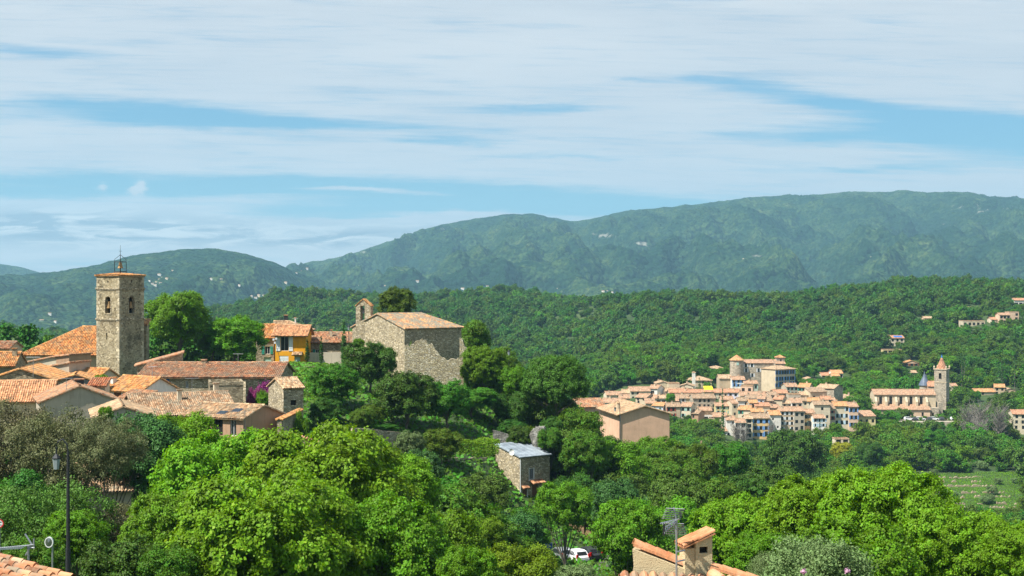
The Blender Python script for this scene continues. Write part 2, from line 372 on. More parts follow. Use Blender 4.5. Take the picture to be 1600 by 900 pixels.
def leaf_obj_mesh(name, V, tone, mats, extra=None):
    n = len(V)//4; Q = np.arange(n*4).reshape(n, 4)
    ev = np.array(extra.v) if extra else np.zeros((0,3)); nv = len(V)
    me = bpy.data.meshes.new(name); me.vertices.add(nv+len(ev)); me.vertices.foreach_set('co', np.concatenate([V, ev]).astype(np.float32).ravel())
    loops = list(Q.ravel()); st = list(range(0, n*4, 4)); mi = [0]*n; tn = list(tone)
    if extra:
        for f, m in zip(extra.f, extra.mi): st.append(len(loops)); loops += [nv+i for i in f]; mi.append(1); tn.append(.5)
    me.loops.add(len(loops)); me.loops.foreach_set('vertex_index', np.array(loops, dtype=np.int32))
    me.polygons.add(len(st)); me.polygons.foreach_set('loop_start', np.array(st, dtype=np.int32))
    for m in mats: me.materials.append(m)
    me.polygons.foreach_set('material_index', np.array(mi, dtype=np.int32))
    a = me.attributes.new('tone', 'FLOAT', 'FACE'); a.data.foreach_set('value', np.array(tn, dtype=np.float32))
    me.update(calc_edges=True); return me
def crown_lobes(seed, W, z0, z1, n, r0=.20, r1=.40, flat=1.0, top=.0):
    r = np.random.RandomState(seed); L = []; zc, hz_ = (z0+z1)/2, (z1-z0)/2
    L.append((0,0,zc,W*.30,W*.30,hz_*.62)); r0, r1 = (r0*.8, r1*.85) if n > 30 else (r0, r1)
    for i in range(n):
        a = i*2.399+r.rand()*.7; h = 1-2*(i+.5)/n; h = h*.85+r.randn()*.08; q = math.sqrt(max(0, 1-h*h))
        rr = (r0+(r1-r0)*r.rand())*.5*W
        L.append((math.cos(a)*q*(W*.5-rr*.75)*(.86+.2*r.rand()), math.sin(a)*q*(W*.5-rr*.75)*(.86+.2*r.rand()), zc+h*(hz_-rr*.55*flat), rr, rr, rr*.82*flat))
    return L
def trunk_mb(seed, H, r, lobes, z0, nb=7):
    rr = random.Random(seed); m = MB(); lean = (rr.uniform(-.4,.4), rr.uniform(-.4,.4))
    m.tube([(0,0,-1.2),(0,0,.1),(lean[0]*.3,lean[1]*.3,z0*.6),(lean[0],lean[1],z0),(lean[0]*1.4,lean[1]*1.4,H*.72)], [r*1.35,r*1.1,r*.9,r*.75,r*.2], 9)
    for q in lobes[1:nb+1]:
        s = z0*rr.uniform(.65,1.0)+ (H-z0)*rr.uniform(0,.15)
        a = Vector((lean[0]*.8, lean[1]*.8, s)); e = Vector(q[:3]); mid = a.lerp(e, .5)+Vector((0,0,rr.uniform(-.3,.5)))
        m.tube([a, mid, e], [r*.5, r*.32, r*.10], 6)
    return m
PROTO = {}
def proto(kind, W, H, z0, nl, ncl, nlf, ls, cr, mat, seed, flat=1.0, lobes=None, tr=None, **kw):
    L = lobes or crown_lobes(seed, W, z0, H, nl, flat=flat)
    V, t = leaf_arrays(seed, L, ncl, nlf, ls, cr, **kw)
    V[:,2] = np.maximum(V[:,2], .1)
    lo, hi_ = V.min(0), V.max(0); w_ = (hi_[0]-lo[0]+hi_[1]-lo[1])/2*.97
    T = trunk_mb(seed, H, tr or (.022*H+.05), L, z0, 18 if kind == 'sparse' else 8)
    PROTO.setdefault(kind, []).append(dict(V=V, t=t, T=T, W=w_, H=hi_[2]*.985, mat=mat, c=None, tm=None, one=None, seed=seed))
proto('plane', 16, 15, 3.5, 42, 1900, 50, .29, .52, L_plane, 11, inner=.08, spread=.45, asp=.42)
proto('plane', 16, 15, 3.0, 38, 1900, 50, .29, .52, L_plane, 12, inner=.08, spread=.45, asp=.42)
proto('leafy', 9, 9, 1.8, 20, 900, 42, .24, .42, L_mid, 21, spread=.42, inner=.1)
proto('leafy', 9, 9, 1.4, 24, 900, 42, .24, .42, L_mid, 22, spread=.42, inner=.1)
proto('leafy', 9, 9, 2.2, 17, 900, 42, .24, .42, L_mid, 23, spread=.42, inner=.1)
proto('sparse', 11, 10, 2.0, 24, 640, 48, .19, .50, L_brown, 31, inner=.35)
proto('sparse', 11, 10, 2.5, 26, 640, 48, .19, .50, L_brown, 32, inner=.35)
proto('olive', 6, 4.6, .9, 12, 620, 40, .15, .42, L_olive, 41, asp=.30)
proto('olive', 6, 4.2, .8, 12, 620, 40, .15, .42, L_olive, 42, asp=.30)
proto('bush', 4, 2.6, .1, 9, 300, 36, .15, .32, L_mid, 51)
proto('bush', 4, 2.6, .1, 9, 300, 36, .15, .32, L_mid, 52)
_L = [(0,0,8.6,5.2,5.2,2.6),(0,0,7.0,5.9,5.9,1.9)]+[(math.cos(i*1.1)*4.5, math.sin(i*1.1)*4.5, 6.2+.5*math.sin(i*3), 1.7,1.7,1.3) for i in range(6)]+[(math.cos(i*1.6)*2.4, math.sin(i*1.6)*2.4, 10.0, 1.9,1.9,1.2) for i in range(4)]
proto('dome', 12, 11.5, 4.5, 0, 1600, 44, .21, .42, L_pine, 61, lobes=_L, inner=.15, up=.7)
_L = [(.0,0,1.2+.62*i, max(.1,.50*math.sin(min(1,(i+1.2)/4)*1.57)*(1-.82*(max(0,i-3)/9)**1.5)),)*1 for i in range(13)]
_L = [(0,0,.9+.62*i, q, q, .62) for i, q in enumerate([.42,.5,.52,.52,.5,.48,.45,.41,.36,.31,.25,.19,.13])]
proto('cypress', 1.1, 9, .5, 0, 260, 30, .13, .16, L_cyp, 71, lobes=_L, inner=.05, spray=0, up=.9, spread=.5)
_r = random.Random(4); _L = [(math.cos(i*2.4)*(4.0-i*.15)*.42, math.sin(i*2.4)*(4.0-i*.15)*.42, 1.6+i*.38, 1.5-i*.045, 1.5-i*.045, .85) for i in range(22)]
proto('conifer', 6, 10, 1.0, 0, 700, 40, .16, .36, L_con, 81, lobes=_L, up=.6)
# smaller-leaf-count versions for trees further off (crown and trunk in one mesh)
for s in (101,102,103): proto('midtree', 8, 8, 1.0, 12, 330, 16, .42, .62, L_mid, s, asp=.42)
for s in (111,112): proto('fartree', 8, 7.5, .6, 9, 150, 9, .80, .75, L_mid, s, asp=.45)
for s in (121,122): proto('midolive', 6, 4.5, .6, 10, 220, 14, .34, .45, L_olive, s, asp=.3)
_L = [(0,0,.9+.62*i, q, q, .62) for i, q in enumerate([.42,.5,.52,.52,.5,.48,.45,.41,.36,.31,.25,.19,.13])]
proto('midcypress', 1.1, 9, .5, 0, 90, 14, .26, .18, L_cyp, 131, lobes=_L, inner=.05, spray=0, up=.9)
proto('midpine', 7, 9, 2.5, 9, 260, 16, .36, .5, L_pine, 141, asp=.3)
def barebranches(seed, H, n=150):
    rr = random.Random(seed); m = MB()
    m.tube([(0,0,-.5),(0,0,H*.3),(.2,.1,H*.8)], [.16,.12,.03], 6)
    for i in range(n):
        a = rr.uniform(0, 6.28); h = H*rr.uniform(.12,.75); l = H*rr.uniform(.2,.45); e = Vector((math.cos(a)*l, math.sin(a)*l, h+l*rr.uniform(.3,1.1)))
        p0 = Vector((0,0,h)); mid = p0.lerp(e, .5)+Vector((rr.uniform(-.3,.3), rr.uniform(-.3,.3), .2))
        m.tube([p0, mid, e], [.055,.04,.02], 4, cap=False)
        for k in range(3):
            q = mid.lerp(e, rr.random()); m.tube([q, q+Vector((rr.uniform(-.7,.7), rr.uniform(-.7,.7), rr.uniform(.2,.9)))], [.03,.012], 3, cap=False)
    return m
def pmesh(p, one):
    if one:
        if p['one'] is None: p['one'] = leaf_obj_mesh('tree', p['V'], p['t'], [p['mat'], M_bark], p['T'])
        return p['one']
    if p['c'] is None:
        p['c'] = leaf_obj_mesh('crown', p['V'], p['t'], [p['mat']]); p['tm'] = p['T'].mesh('trunk', M_bark, True)
    return p['c']
trnd = random.Random(77)
def tree(kind, pxc, pyt, wpx, d, mat, label, cat='tree', name=None, group=None, k=None, one=None, zg=None):
    P = PROTO[kind]; p = P[(trnd.randrange(len(P)) if k is None else k) % len(P)]
    x = X(pxc, d); z = Gf(x, d) if zg is None else zg; Hh = max(1.0, Z(pyt, d)-z); W = wpx*d/F
    nm = name or {'cypress':'cypress_tree','midcypress':'cypress_tree','olive':'olive_tree','midolive':'olive_tree','dome':'umbrella_pine','conifer':'conifer_tree','midpine':'pine_tree','plane':'plane_tree','bush':'garden_shrub','sparse':'oak_tree'}.get(kind, 'broadleaf_tree')
    if one is None: one = kind in ('midtree','fartree','midolive','midcypress','midpine')
    if one:
        o = add(nm, pmesh(p, True), None, (x, d, z), trnd.uniform(0, 6.28), label, cat, group); cr = o
        o.scale = (W/p['W'], W/p['W'], Hh/p['H'])
    else:
        o = add(nm, None, None, (x, d, z), trnd.uniform(0, 6.28), label, cat, group); cr = add('crown', pmesh(p, False), o)
        s_ = W/p['W']; sz = min(Hh/p['H'], s_*1.18) if kind not in ('cypress', 'bush') else Hh/p['H']
        cr.scale = (s_, s_, sz); cr.location = (0, 0, Hh-sz*p['H'])
        if kind != 'bush': t_ = add('trunk', p['tm'], o); t_.scale = (s_, s_, Hh/p['H'])
    if mat is not None and mat is not p['mat']:
        sl_ = cr.material_slots[0]; sl_.link = 'OBJECT'; sl_.material = mat
    return o
# keep-out windows of the view: nothing scattered may stand in front of these (px0, px1, py0, py1, distance)
KEEP = []
def clear_view(x, y, ztop, W):
    q = 800+F*x/y; t = 450-F*ztop/y; hw = W/2*F/y
    for a, b_, c, e, dd in KEEP:
        if y < dd+3 and (dd < 660 or t < c+(e-c)*.55) and q+hw*.8 > a and q-hw*.8 < b_ and t < e and 450-F*(ztop-W)/y > c: return False
    return True
FOOT = []                       # building footprints (x, y, radius) nothing may grow in
def free_spot(x, y, r):
    return all((x-a)**2+(y-b_)**2 > (r*.5+c)**2 for a, b_, c in FOOT)

def forest(name, label, pts, kinds):
    """pts: list of (x,y,z,scale_xy,scale_z,rot,kind index); one object of countless far trees"""
    A = np.array(pts, float); me = bpy.data.meshes.new(name); me.vertices.add(len(A)); me.vertices.foreach_set('co', A[:,:3].astype(np.float32).ravel())
    for nm_, ty, val in (('sc', 'FLOAT_VECTOR', np.stack([A[:,3], A[:,3], A[:,4]], 1)), ('rz', 'FLOAT', A[:,5]), ('ty', 'INT', A[:,6])):
        at = me.attributes.new(nm_, ty, 'POINT'); at.data.foreach_set('vector' if ty == 'FLOAT_VECTOR' else 'value', val.astype(np.int32 if ty == 'INT' else np.float32).ravel())
    o = add(name, me, label=label, kind='stuff')
    g = bpy.data.node_groups.new(name, 'GeometryNodeTree'); g.interface.new_socket('Geometry', in_out='INPUT', socket_type='NodeSocketGeometry'); g.interface.new_socket('Geometry', in_out='OUTPUT', socket_type='NodeSocketGeometry')
    N, L = g.nodes, g.links; gi, go = N.new('NodeGroupInput'), N.new('NodeGroupOutput'); iop = N.new('GeometryNodeInstanceOnPoints'); g2 = N.new('GeometryNodeGeometryToInstance')
    for me_ in kinds[::-1]:
        so = bpy.data.objects.new('tree_shape', me_)
        oi = N.new('GeometryNodeObjectInfo'); oi.inputs['Object'].default_value = so; L.new(oi.outputs['Geometry'], g2.inputs[0])
    def na(nm_, dt):
        q = N.new('GeometryNodeInputNamedAttribute'); q.data_type = dt; q.inputs[0].default_value = nm_; return q.outputs[0]
    mtp = N.new('GeometryNodeMeshToPoints'); L.new(gi.outputs[0], mtp.inputs[0]); L.new(mtp.outputs[0], iop.inputs['Points'])
    L.new(g2.outputs[0], iop.inputs['Instance']); iop.inputs['Pick Instance'].default_value = True
    L.new(na('ty', 'INT'), iop.inputs['Instance Index']); L.new(na('sc', 'FLOAT_VECTOR'), iop.inputs['Scale'])
    cx = N.new('ShaderNodeCombineXYZ'); L.new(na('rz', 'FLOAT'), cx.inputs[2]); er = N.new('FunctionNodeEulerToRotation'); L.new(cx.outputs[0], er.inputs[0]); L.new(er.outputs[0], iop.inputs['Rotation'])
    L.new(iop.outputs[0], go.inputs[0]); md = o.modifiers.new('trees', 'NODES'); md.node_group = g
    return o
def variant(kind, k, mat, nm='tree'):
    me = pmesh(PROTO[kind][k], True).copy(); me.materials[0] = mat; me.name = nm; return me
# ---------------------------------------------------------------- building materials
def stucco(name, c, stain=.25):
    def fn(b):
        o = b.coord(); n = b.noise(o, .5, 5, .6); n2 = b.noise(b.scale(o, (2.2,2.2,.35)), 1.0, 4, .6); g = b.noise(o, 14, 3)
        col = b.hsv(c, .5, 1.0, (n-.5)*.5+(n2-.5)*.45+1.0)
        col = b.mix((n2-n*.3-.33).step(0,.25)*stain, col, (c[0]*.45, c[1]*.45, c[2]*.42))
        return {'Base Color': col, 'Normal': b.bump(g, .02), 'Roughness': .92}
    return material(name, fn)
def rubble(name, cols, sc_=(3.6,3.6,6.4), mort=(.34,.29,.20), dirt=.35, dark=(.07,.065,.05)):
    def fn(b):
        o = b.coord(); v = b.scale(o, sc_); w_ = b.noise(o, 1.3, 2, .5, col=True)
        vv = b.N.new('ShaderNodeMix'); vv.data_type = 'VECTOR'; vv.inputs[0].default_value = .12; b.L.new(v, vv.inputs[4]); b.L.new(b.scale(w_, 6.0), vv.inputs[5]); v = vv.outputs[1]
        e = b.voro(v, 1.0, 'DISTANCE_TO_EDGE'); c = b.voro(v, 1.0, 'F1', 'Color'); r, g, bl = b.seprgb(c)
        n = b.noise(o, .35, 5, .65); n3 = b.noise(o, 6, 3)
        k = len(cols); col = b.ramp(r, [(i/max(1,k-1)*.9+.05, q) for i, q in enumerate(cols)])
        col = b.hsv(col, .5, 1.0, (g-.5)*.7+(n3-.5)*.4+1.0)
        jt = e.step(.02, .09)
        col = b.mix(jt, mort, col)
        col = b.mix((n-.48).step(0,.2)*dirt, col, dark)
        return {'Base Color': col, 'Normal': b.bump(jt*.7+n3*.4, .06), 'Roughness': .95}
    return material(name, fn)
def tiles(name, cols, lichen=.3, lc=(.20,.19,.14), flat=False):
    def fn(b):
        x, y, z = b.sep(b.coord('UV')); cell = b.comb((x/.24).floor(), (y/.42).floor()); wn = b.white(cell); w2 = b.white(b.comb((x/.24).floor(), (y/.42).floor(), 5.0))
        n = b.noise(b.comb(x, y), .45, 5, .65); n2 = b.noise(b.comb(x, y), 2.6, 4, .7); k = len(cols)
        col = b.ramp(wn*.75+n*.25, [(i/max(1,k-1)*.8+.1, q) for i, q in enumerate(cols)])
        col = b.hsv(col, .5, 1.0, (w2-.5)*.8+(n2-.5)*1.1+.95)
        col = b.mix((n*.5+n2*.5-.5+lichen*.12).step(0,.16)*lichen*1.6, col, lc)
        d = {'Base Color': col, 'Roughness': .9}
        if flat: d['Normal'] = b.bump((x*(2*math.pi/.24)).sin()*.5+(y/.42).fract()*.5, .06, 1.0)
        return d
    return material(name, fn)
M_stone = rubble('stone_grey_beige', [(.19,.145,.08),(.34,.27,.165),(.46,.38,.25),(.27,.215,.13)])
M_stone_lt = rubble('stone_pale', [(.30,.24,.145),(.50,.42,.29),(.40,.32,.19),(.60,.52,.38)], dirt=.22, mort=(.22,.18,.12))
M_ruin = rubble('stone_ruin', [(.42,.34,.20),(.62,.54,.37),(.52,.42,.23),(.72,.65,.50)], (3.0,3.0,7.0), (.12,.10,.07), .2)
M_tower = rubble('stone_tower', [(.20,.155,.085),(.34,.28,.17),(.45,.38,.25),(.27,.21,.12)], (3.8,3.8,5.2), (.44,.37,.24), .75, (.05,.042,.024))
M_stone_br = rubble('stone_brown', [(.20,.15,.09),(.32,.25,.16),(.27,.22,.15)], dirt=.3)
M_far_stone = rubble('stone_far', [(.30,.25,.18),(.42,.36,.27),(.36,.31,.23)], (1.4,1.4,2.4), (.40,.34,.26), .25, (.16,.13,.09))
M_rock = material('rock', lambda b: {'Base Color': b.ramp(b.noise(b.coord(), 1.1, 6, .7), [(.35,(.08,.075,.06)),(.55,(.26,.25,.22)),(.7,(.42,.41,.38))]), 'Normal': b.bump(b.noise(b.coord(), 1.5, 6, .7), .5)})
C_org = [(.46,.13,.03),(.64,.24,.05),(.58,.28,.09),(.70,.36,.12),(.36,.11,.03)]
C_wea = [(.28,.08,.03),(.45,.16,.065),(.58,.31,.16),(.37,.12,.05),(.52,.37,.23)]
C_tan = [(.34,.17,.08),(.52,.32,.17),(.64,.46,.28),(.42,.21,.10),(.58,.41,.25)]
C_red = [(.38,.08,.03),(.54,.15,.05),(.60,.24,.10),(.44,.11,.04)]
C_brn = [(.17,.08,.035),(.33,.17,.085),(.48,.33,.20),(.26,.12,.06)]
C_smo = [(.55,.26,.12),(.62,.31,.15),(.66,.36,.20)]
mut = lambda C, f=.45: [tuple(a*(1-f)+b*f for a, b in zip(c, (.30,.19,.10))) for c in C]
T_org, T_wea, T_tan, T_red, T_brn, T_smo = [tiles('tiles_'+n_, mut(c_, .24), l_) for n_, c_, l_ in (('orange',C_org,.35),('weathered',C_wea,.5),('tan',C_tan,.45),('red',C_red,.4),('brown',C_brn,.5),('smooth',C_smo,.1))]
mut = lambda C, f=.45: [tuple(a*(1-f)+b*f for a, b in zip(c, (.46,.33,.22))) for c in C]
T_chap = tiles('tiles_lichen', mut([(.34,.12,.04),(.58,.22,.06),(.50,.28,.12),(.66,.32,.11),(.30,.16,.08)], .15), .75, (.22,.20,.15))
F_org, F_wea, F_tan, F_red, F_brn = [tiles('far_tiles_'+n_, mut(c_, f_), l_, flat=True) for n_, c_, l_, f_ in (('orange',C_org,.3,.3),('weathered',C_wea,.35,.5),('tan',C_tan,.35,.3),('red',C_red,.3,.45),('brown',C_brn,.4,.3))]
TC = {'T':(T_org,),}
W_ = {k: stucco('render_'+k, c, .45) for k, c in dict(cream=(.62,.53,.38), white=(.74,.70,.62), beige=(.50,.42,.30), tan=(.47,.36,.24), ochre=(.62,.42,.19), pink=(.60,.40,.29), grey=(.44,.38,.29),
      lav=(.55,.53,.62), green=(.50,.55,.44), yel=(.66,.55,.28), blue=(.58,.66,.74), peach=(.66,.46,.32), brown=(.40,.25,.155), dgrey=(.22,.21,.19), sand=(.55,.45,.31), orange=(.80,.36,.015), lime=(.54,.46,.32)).items()}
W_['stone'] = M_far_stone
def flatm(name, c, rough=.6, metal=0.0):
    return material(name, lambda b: {'Base Color': b.hsv(c, .5, 1, (b.noise(b.coord(), 3, 3)-.5)*.3+1.0), 'Roughness': rough, 'Metallic': metal})
M_glass = material('window_glass', lambda b: {'Base Color': (.02,.024,.028), 'Roughness': .12, 'Specular IOR Level': .6})
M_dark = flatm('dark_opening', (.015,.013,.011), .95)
M_white = flatm('white_paint', (.72,.72,.70), .5)
SH = {k: flatm('shutter_'+k, c, .6) for k, c in dict(blue=(.16,.33,.62), pale=(.52,.66,.74), green=(.03,.26,.19), lgreen=(.35,.52,.44), brown=(.16,.065,.03), white=(.72,.74,.74), dblue=(.03,.14,.45), red=(.35,.05,.03)).items()}
M_metal = flatm('grey_metal', (.42,.43,.44), .4, .7); M_iron = flatm('dark_iron', (.03,.032,.034), .6, .2); M_zinc = material('zinc', lambda b: {'Base Color': b.ramp(b.noise(b.coord(), .8, 5, .65), [(.35,(.20,.23,.26)),(.6,(.36,.41,.45)),(.75,(.27,.28,.28))]), 'Roughness': .55, 'Metallic': .25})
M_wood = flatm('brown_wood', (.17,.075,.035), .7); M_slate = flatm('blue_slate', (.10,.125,.17), .5); M_bronze = flatm('bronze', (.28,.17,.07), .5, .6)
# ---------------------------------------------------------------- walls with real openings, tiled roofs
def wall_face(m, O, U, N, L, z0, z1, ops, reveal=.2, mi=0):
    """ops: (u centre, z bottom, w, h, arched)"""
    U, N, O = Vector(U), Vector(N), Vector(O); P = lambda u, z, dp=0: tuple(O+U*u-N*dp+Vector((0,0,z)))
    us = sorted({0, L}|{round(q, 4) for o in ops for q in (o[0]-o[2]/2, o[0]+o[2]/2) if 0 < q < L}); zs = sorted({z0, z1}|{round(q, 4) for o in ops for q in (o[1], o[1]+o[3]) if z0 < q < z1})
    for a, b_ in zip(us, us[1:]):
        for c, e in zip(zs, zs[1:]):
            uc, zc = (a+b_)/2, (c+e)/2
            if any(abs(uc-o[0]) < o[2]/2 and o[1] < zc < o[1]+o[3] for o in ops): continue
            m.face([P(a,c),P(b_,c),P(b_,e),P(a,e)], mi, [(a,c),(b_,c),(b_,e),(a,e)])
    for o in ops:
        a, b_, c, e = o[0]-o[2]/2, o[0]+o[2]/2, o[1], o[1]+o[3]; rv = reveal
        m.face([P(a,c),P(a,c,rv),P(b_,c,rv),P(b_,c)], mi); m.face([P(a,c),P(a,e),P(a,e,rv),P(a,c,rv)], mi); m.face([P(b_,c),P(b_,c,rv),P(b_,e,rv),P(b_,e)], mi)
        if len(o) > 4 and o[4]:
            r = o[2]/2; arc = [(o[0]+r*math.cos(t), e-r+r*math.sin(t)) for t in np.linspace(math.pi, 0, 9)]
            m.face([P(a,e)]+[P(*q) for q in arc[:5]], mi); m.face([P(b_,e)]+[P(*q) for q in arc[4:][::-1]][::1], mi)
            for q, s in zip(arc, arc[1:]): m.face([P(*q),P(*s),P(*s,rv),P(*q,rv)], mi)
            m.face([P(o[0], e)]+[P(*arc[4])]+[P(a, e)], mi)
        else: m.face([P(a,e),P(b_,e),P(b_,e,rv),P(a,e,rv)], mi)
trng = random.Random(3)
def slab(m, A, Bp, Cp, Dp, corr=False, th=.10, mi=0, u0=0.0, pitch_w=.24):
    """roof plane: A-B eave, D above A, C above B (C may equal D). uv in metres"""
    A, Bp, Cp, Dp = map(Vector, (A, Bp, Cp, Dp)); Lr = (Bp-A).length; eu = (Bp-A)/Lr
    n = eu.cross(Dp-A); n = n if n.length > 1e-6 else eu.cross(Cp-A); n.normalize()
    if n.z < 0: n = -n
    ev = n.cross(eu); ev = ev if ev.z > 0 else -ev
    V = max((Dp-A).dot(ev), (Cp-A).dot(ev)); ul, ur = (Dp-A).dot(eu), Lr-(Cp-A).dot(eu)
    def vt(u):
        v = V
        if ul > 1e-4: v = min(v, V*u/ul)
        if ur > 1e-4: v = min(v, V*(Lr-u)/ur)
        return max(v, 0)
    if not corr:
        q = [A, Bp, Cp, Dp] if (Cp-Dp).length > 1e-4 else [A, Bp, Cp]
        m.face(q, mi, [((p-A).dot(eu)+u0, (p-A).dot(ev)) for p in q])
    else:
        nc = max(2, int(round(Lr/pitch_w))); pw = Lr/nc; prof = [(.0,.0),(.22,.07),(.5,.10),(.78,.07)]
        us = [(c+a)*pw for c in range(nc) for a, _ in prof]+[Lr]; hs = [h_ for c in range(nc) for _, h_ in prof]+[0.0]
        nr = max(1, int(V/.42)); cr_ = V/nr; jit = [[trng.uniform(-.012,.014) for _ in range(nr)] for _ in range(nc+1)]
        base = len(m.v); rows = []
        for r in range(nr):
            for k, vv in ((0, r*cr_), (1, (r+1)*cr_)):
                row = []
                for i, (u, h_) in enumerate(zip(us, hs)):
                    c = min(i//4, nc); v_ = min(vv, vt(u)); lift = (.030 if k == 0 else .0)*(1 if h_ > 0 else .6)+(jit[c][r] if h_ > 0 else 0)
                    row.append((A+eu*u+ev*v_+n*(h_+lift), (u+u0, min(v_, vv-1e-4 if k else v_))))
                rows.append(row)
        for a, b_ in zip(rows, rows[1:]):
            for i in range(len(us)-1):
                P4 = [a[i], a[i+1], b_[i+1], b_[i]]
                if (P4[0][0]-P4[3][0]).length < 1e-5 and (P4[1][0]-P4[2][0]).length < 1e-5: continue
                m.face([p[0] for p in P4], mi, [p[1] for p in P4])
    q = [A, Bp, Cp, Dp] if (Cp-Dp).length > 1e-4 else [A, Bp, Cp]
    lo = [p-n*th for p in q]; m.face([p for p in lo][::-1], mi)
    for i in range(len(q)):
        j = (i+1) % len(q); m.face([lo[i], lo[j], q[j], q[i]], mi, [(0,.1),((q[j]-q[i]).length,.1),((q[j]-q[i]).length,.2),(0,.2)])
def ridge(m, a, b_, r=.13, mi=0):
    a, b_ = Vector(a), Vector(b_); n = max(1, int((b_-a).length/.4)); t = (b_-a)/n; s = t.cross(Vector((0,0,1))).normalized(); up = s.cross(t).normalized()
    if up.z < 0: up = -up
    for i in range(n):
        p, q = a+t*i, a+t*(i+1.12); r0, r1 = r*1.08, r*.92
        for k in range(6):
            u, v = math.pi*k/6, math.pi*(k+1)/6; f = lambda P, rr, w_: P+s*math.cos(w_)*rr+up*(math.sin(w_)*rr-.02)
            m.face([f(p,r0,u), f(q,r1,u), f(q,r1,v), f(p,r0,v)], mi, [(i*.24+.05, k*.02)]*4)
def roof_mb(kind, L, D, H, pitch, oh=.35, corr=False, off=.04):
    m = MB(); z = H+off; e = oh*pitch
    if kind == 'gu':
        zr = z+pitch*D/2; slab(m, (-oh*.6,-oh,z-e),(L+oh*.6,-oh,z-e),(L+oh*.6,D/2,zr),(-oh*.6,D/2,zr), corr); slab(m, (L+oh*.6,D+oh,z-e),(-oh*.6,D+oh,z-e),(-oh*.6,D/2,zr),(L+oh*.6,D/2,zr), corr, u0=50)
        ridge(m, (-oh*.6,D/2,zr+.03),(L+oh*.6,D/2,zr+.03))
    elif kind == 'gv':
        zr = z+pitch*L/2; slab(m, (-oh,D+oh*.6,z-e),(-oh,-oh*.6,z-e),(L/2,-oh*.6,zr),(L/2,D+oh*.6,zr), corr); slab(m, (L+oh,-oh*.6,z-e),(L+oh,D+oh*.6,z-e),(L/2,D+oh*.6,zr),(L/2,-oh*.6,zr), corr, u0=50)
        ridge(m, (L/2,-oh*.6,zr+.03),(L/2,D+oh*.6,zr+.03))
    elif kind == 'mono':
        slab(m, (-oh*.6,-oh,z-e),(L+oh*.6,-oh,z-e),(L+oh*.6,D+.2,z+pitch*(D+.2)),(-oh*.6,D+.2,z+pitch*(D+.2)), corr)
    elif kind == 'monol':      # low at the left, high at the right end
        slab(m, (-oh,D+oh*.6,z-e),(-oh,-oh*.6,z-e),(L+.2,-oh*.6,z+pitch*(L+.2)),(L+.2,D+oh*.6,z+pitch*(L+.2)), corr)
    elif kind[:3] == 'hip':
        zr = z+pitch*D/2; hl = D/2 if kind[:4] != 'hipr' else -oh*.6; hr = D/2 if kind != 'hipl' else -oh*.6
        if ':' in kind: hr = float(kind[5:]); kind = 'hipr'
        if hl+hr > L-.3 and kind == 'hip': hl = hr = L/2-.15; zr = z+pitch*L/2
        x0 = -oh if hl > 0 else -oh*.6; x1 = L+oh if hr > 0 else L+oh*.6
        slab(m, (x0,-oh,z-e),(x1,-oh,z-e),(L-hr,D/2,zr),(hl,D/2,zr), corr); slab(m, (x1,D+oh,z-e),(x0,D+oh,z-e),(hl,D/2,zr),(L-hr,D/2,zr), corr, u0=50)
        if hr > 0: slab(m, (L+oh,-oh,z-e),(L+oh,D+oh,z-e),(L-hr,D/2,zr),(L-hr,D/2,zr), corr, u0=80); ridge(m, (L+oh,-oh,z-e+.05),(L-hr,D/2,zr)); ridge(m, (L+oh,D+oh,z-e+.05),(L-hr,D/2,zr))
        if hl > 0: slab(m, (-oh,D+oh,z-e),(-oh,-oh,z-e),(hl,D/2,zr),(hl,D/2,zr), corr, u0=90); ridge(m, (-oh,-oh,z-e+.05),(hl,D/2,zr)); ridge(m, (-oh,D+oh,z-e+.05),(hl,D/2,zr))
        ridge(m, (hl,D/2,zr+.03),(L-hr,D/2,zr+.03))
    elif kind == 'pyr':
        ap = (L/2, D/2, z+pitch*L/2); c = [(-oh,-oh,z-e),(L+oh,-oh,z-e),(L+oh,D+oh,z-e),(-oh,D+oh,z-e)]
        for i in range(4): slab(m, c[i], c[(i+1)%4], ap, ap, corr, u0=20*i); ridge(m, c[i], ap, .1)
    elif kind == 'flat':
        m.box(.0,.0,H-.02,L,D,H+.02)
        for a in ((-.05,-.05,L+.05,.2),(-.05,D-.2,L+.05,D+.05),(-.05,.2,.2,D-.2),(L-.2,.2,L+.05,D-.2)): m.box(a[0],a[1],H+.021,a[2],a[3],H+.45)
    return m
WM = {}
def wmesh(key, fn):
    if key not in WM: WM[key] = fn()
    return WM[key]
def pane_mesh(w_, h_, hero, kind):
    def f():
        m = MB()
        if kind in ('door','garage'): m.box(-w_/2+.002,-.04,.002,w_/2-.002,0,h_-.002, 1)
        else: m.box(-w_/2+.002,-.02,.002,w_/2-.002,0,h_-.002, 0)
        if kind == 'w' and hero or kind == 'wf':
            t = .07
            for a in ((-w_/2,0,-w_/2+t,h_),(w_/2-t,0,w_/2,h_),(-w_/2+t,0,w_/2-t,t),(-w_/2+t,h_-t,w_/2-t,h_),(-.025,t,.025,h_-t)): m.box(a[0]+.003,-.07,a[1]+.003,a[2]-.003,-.021,a[3]-.003, 2)
        return m
    return wmesh(('p',w_,h_,hero,kind), lambda: f().mesh('window', [M_dark if kind == 'hole' else M_glass, M_wood, M_white]))  # a 'hole' gets a near-black sheet standing in for the shade inside
def shutter_mesh(w_, h_, col):
    def f():
        m = MB(); m.box(-w_/2,-.045,0,w_/2,0,h_)
        for z in (h_*.2, h_*.75): m.box(-w_/2+.02,-.065,z,w_/2-.02,-.046,z+.08)
        return m
    return wmesh(('s',w_,h_,col), lambda: f().mesh('shutter', [SH[col]]))
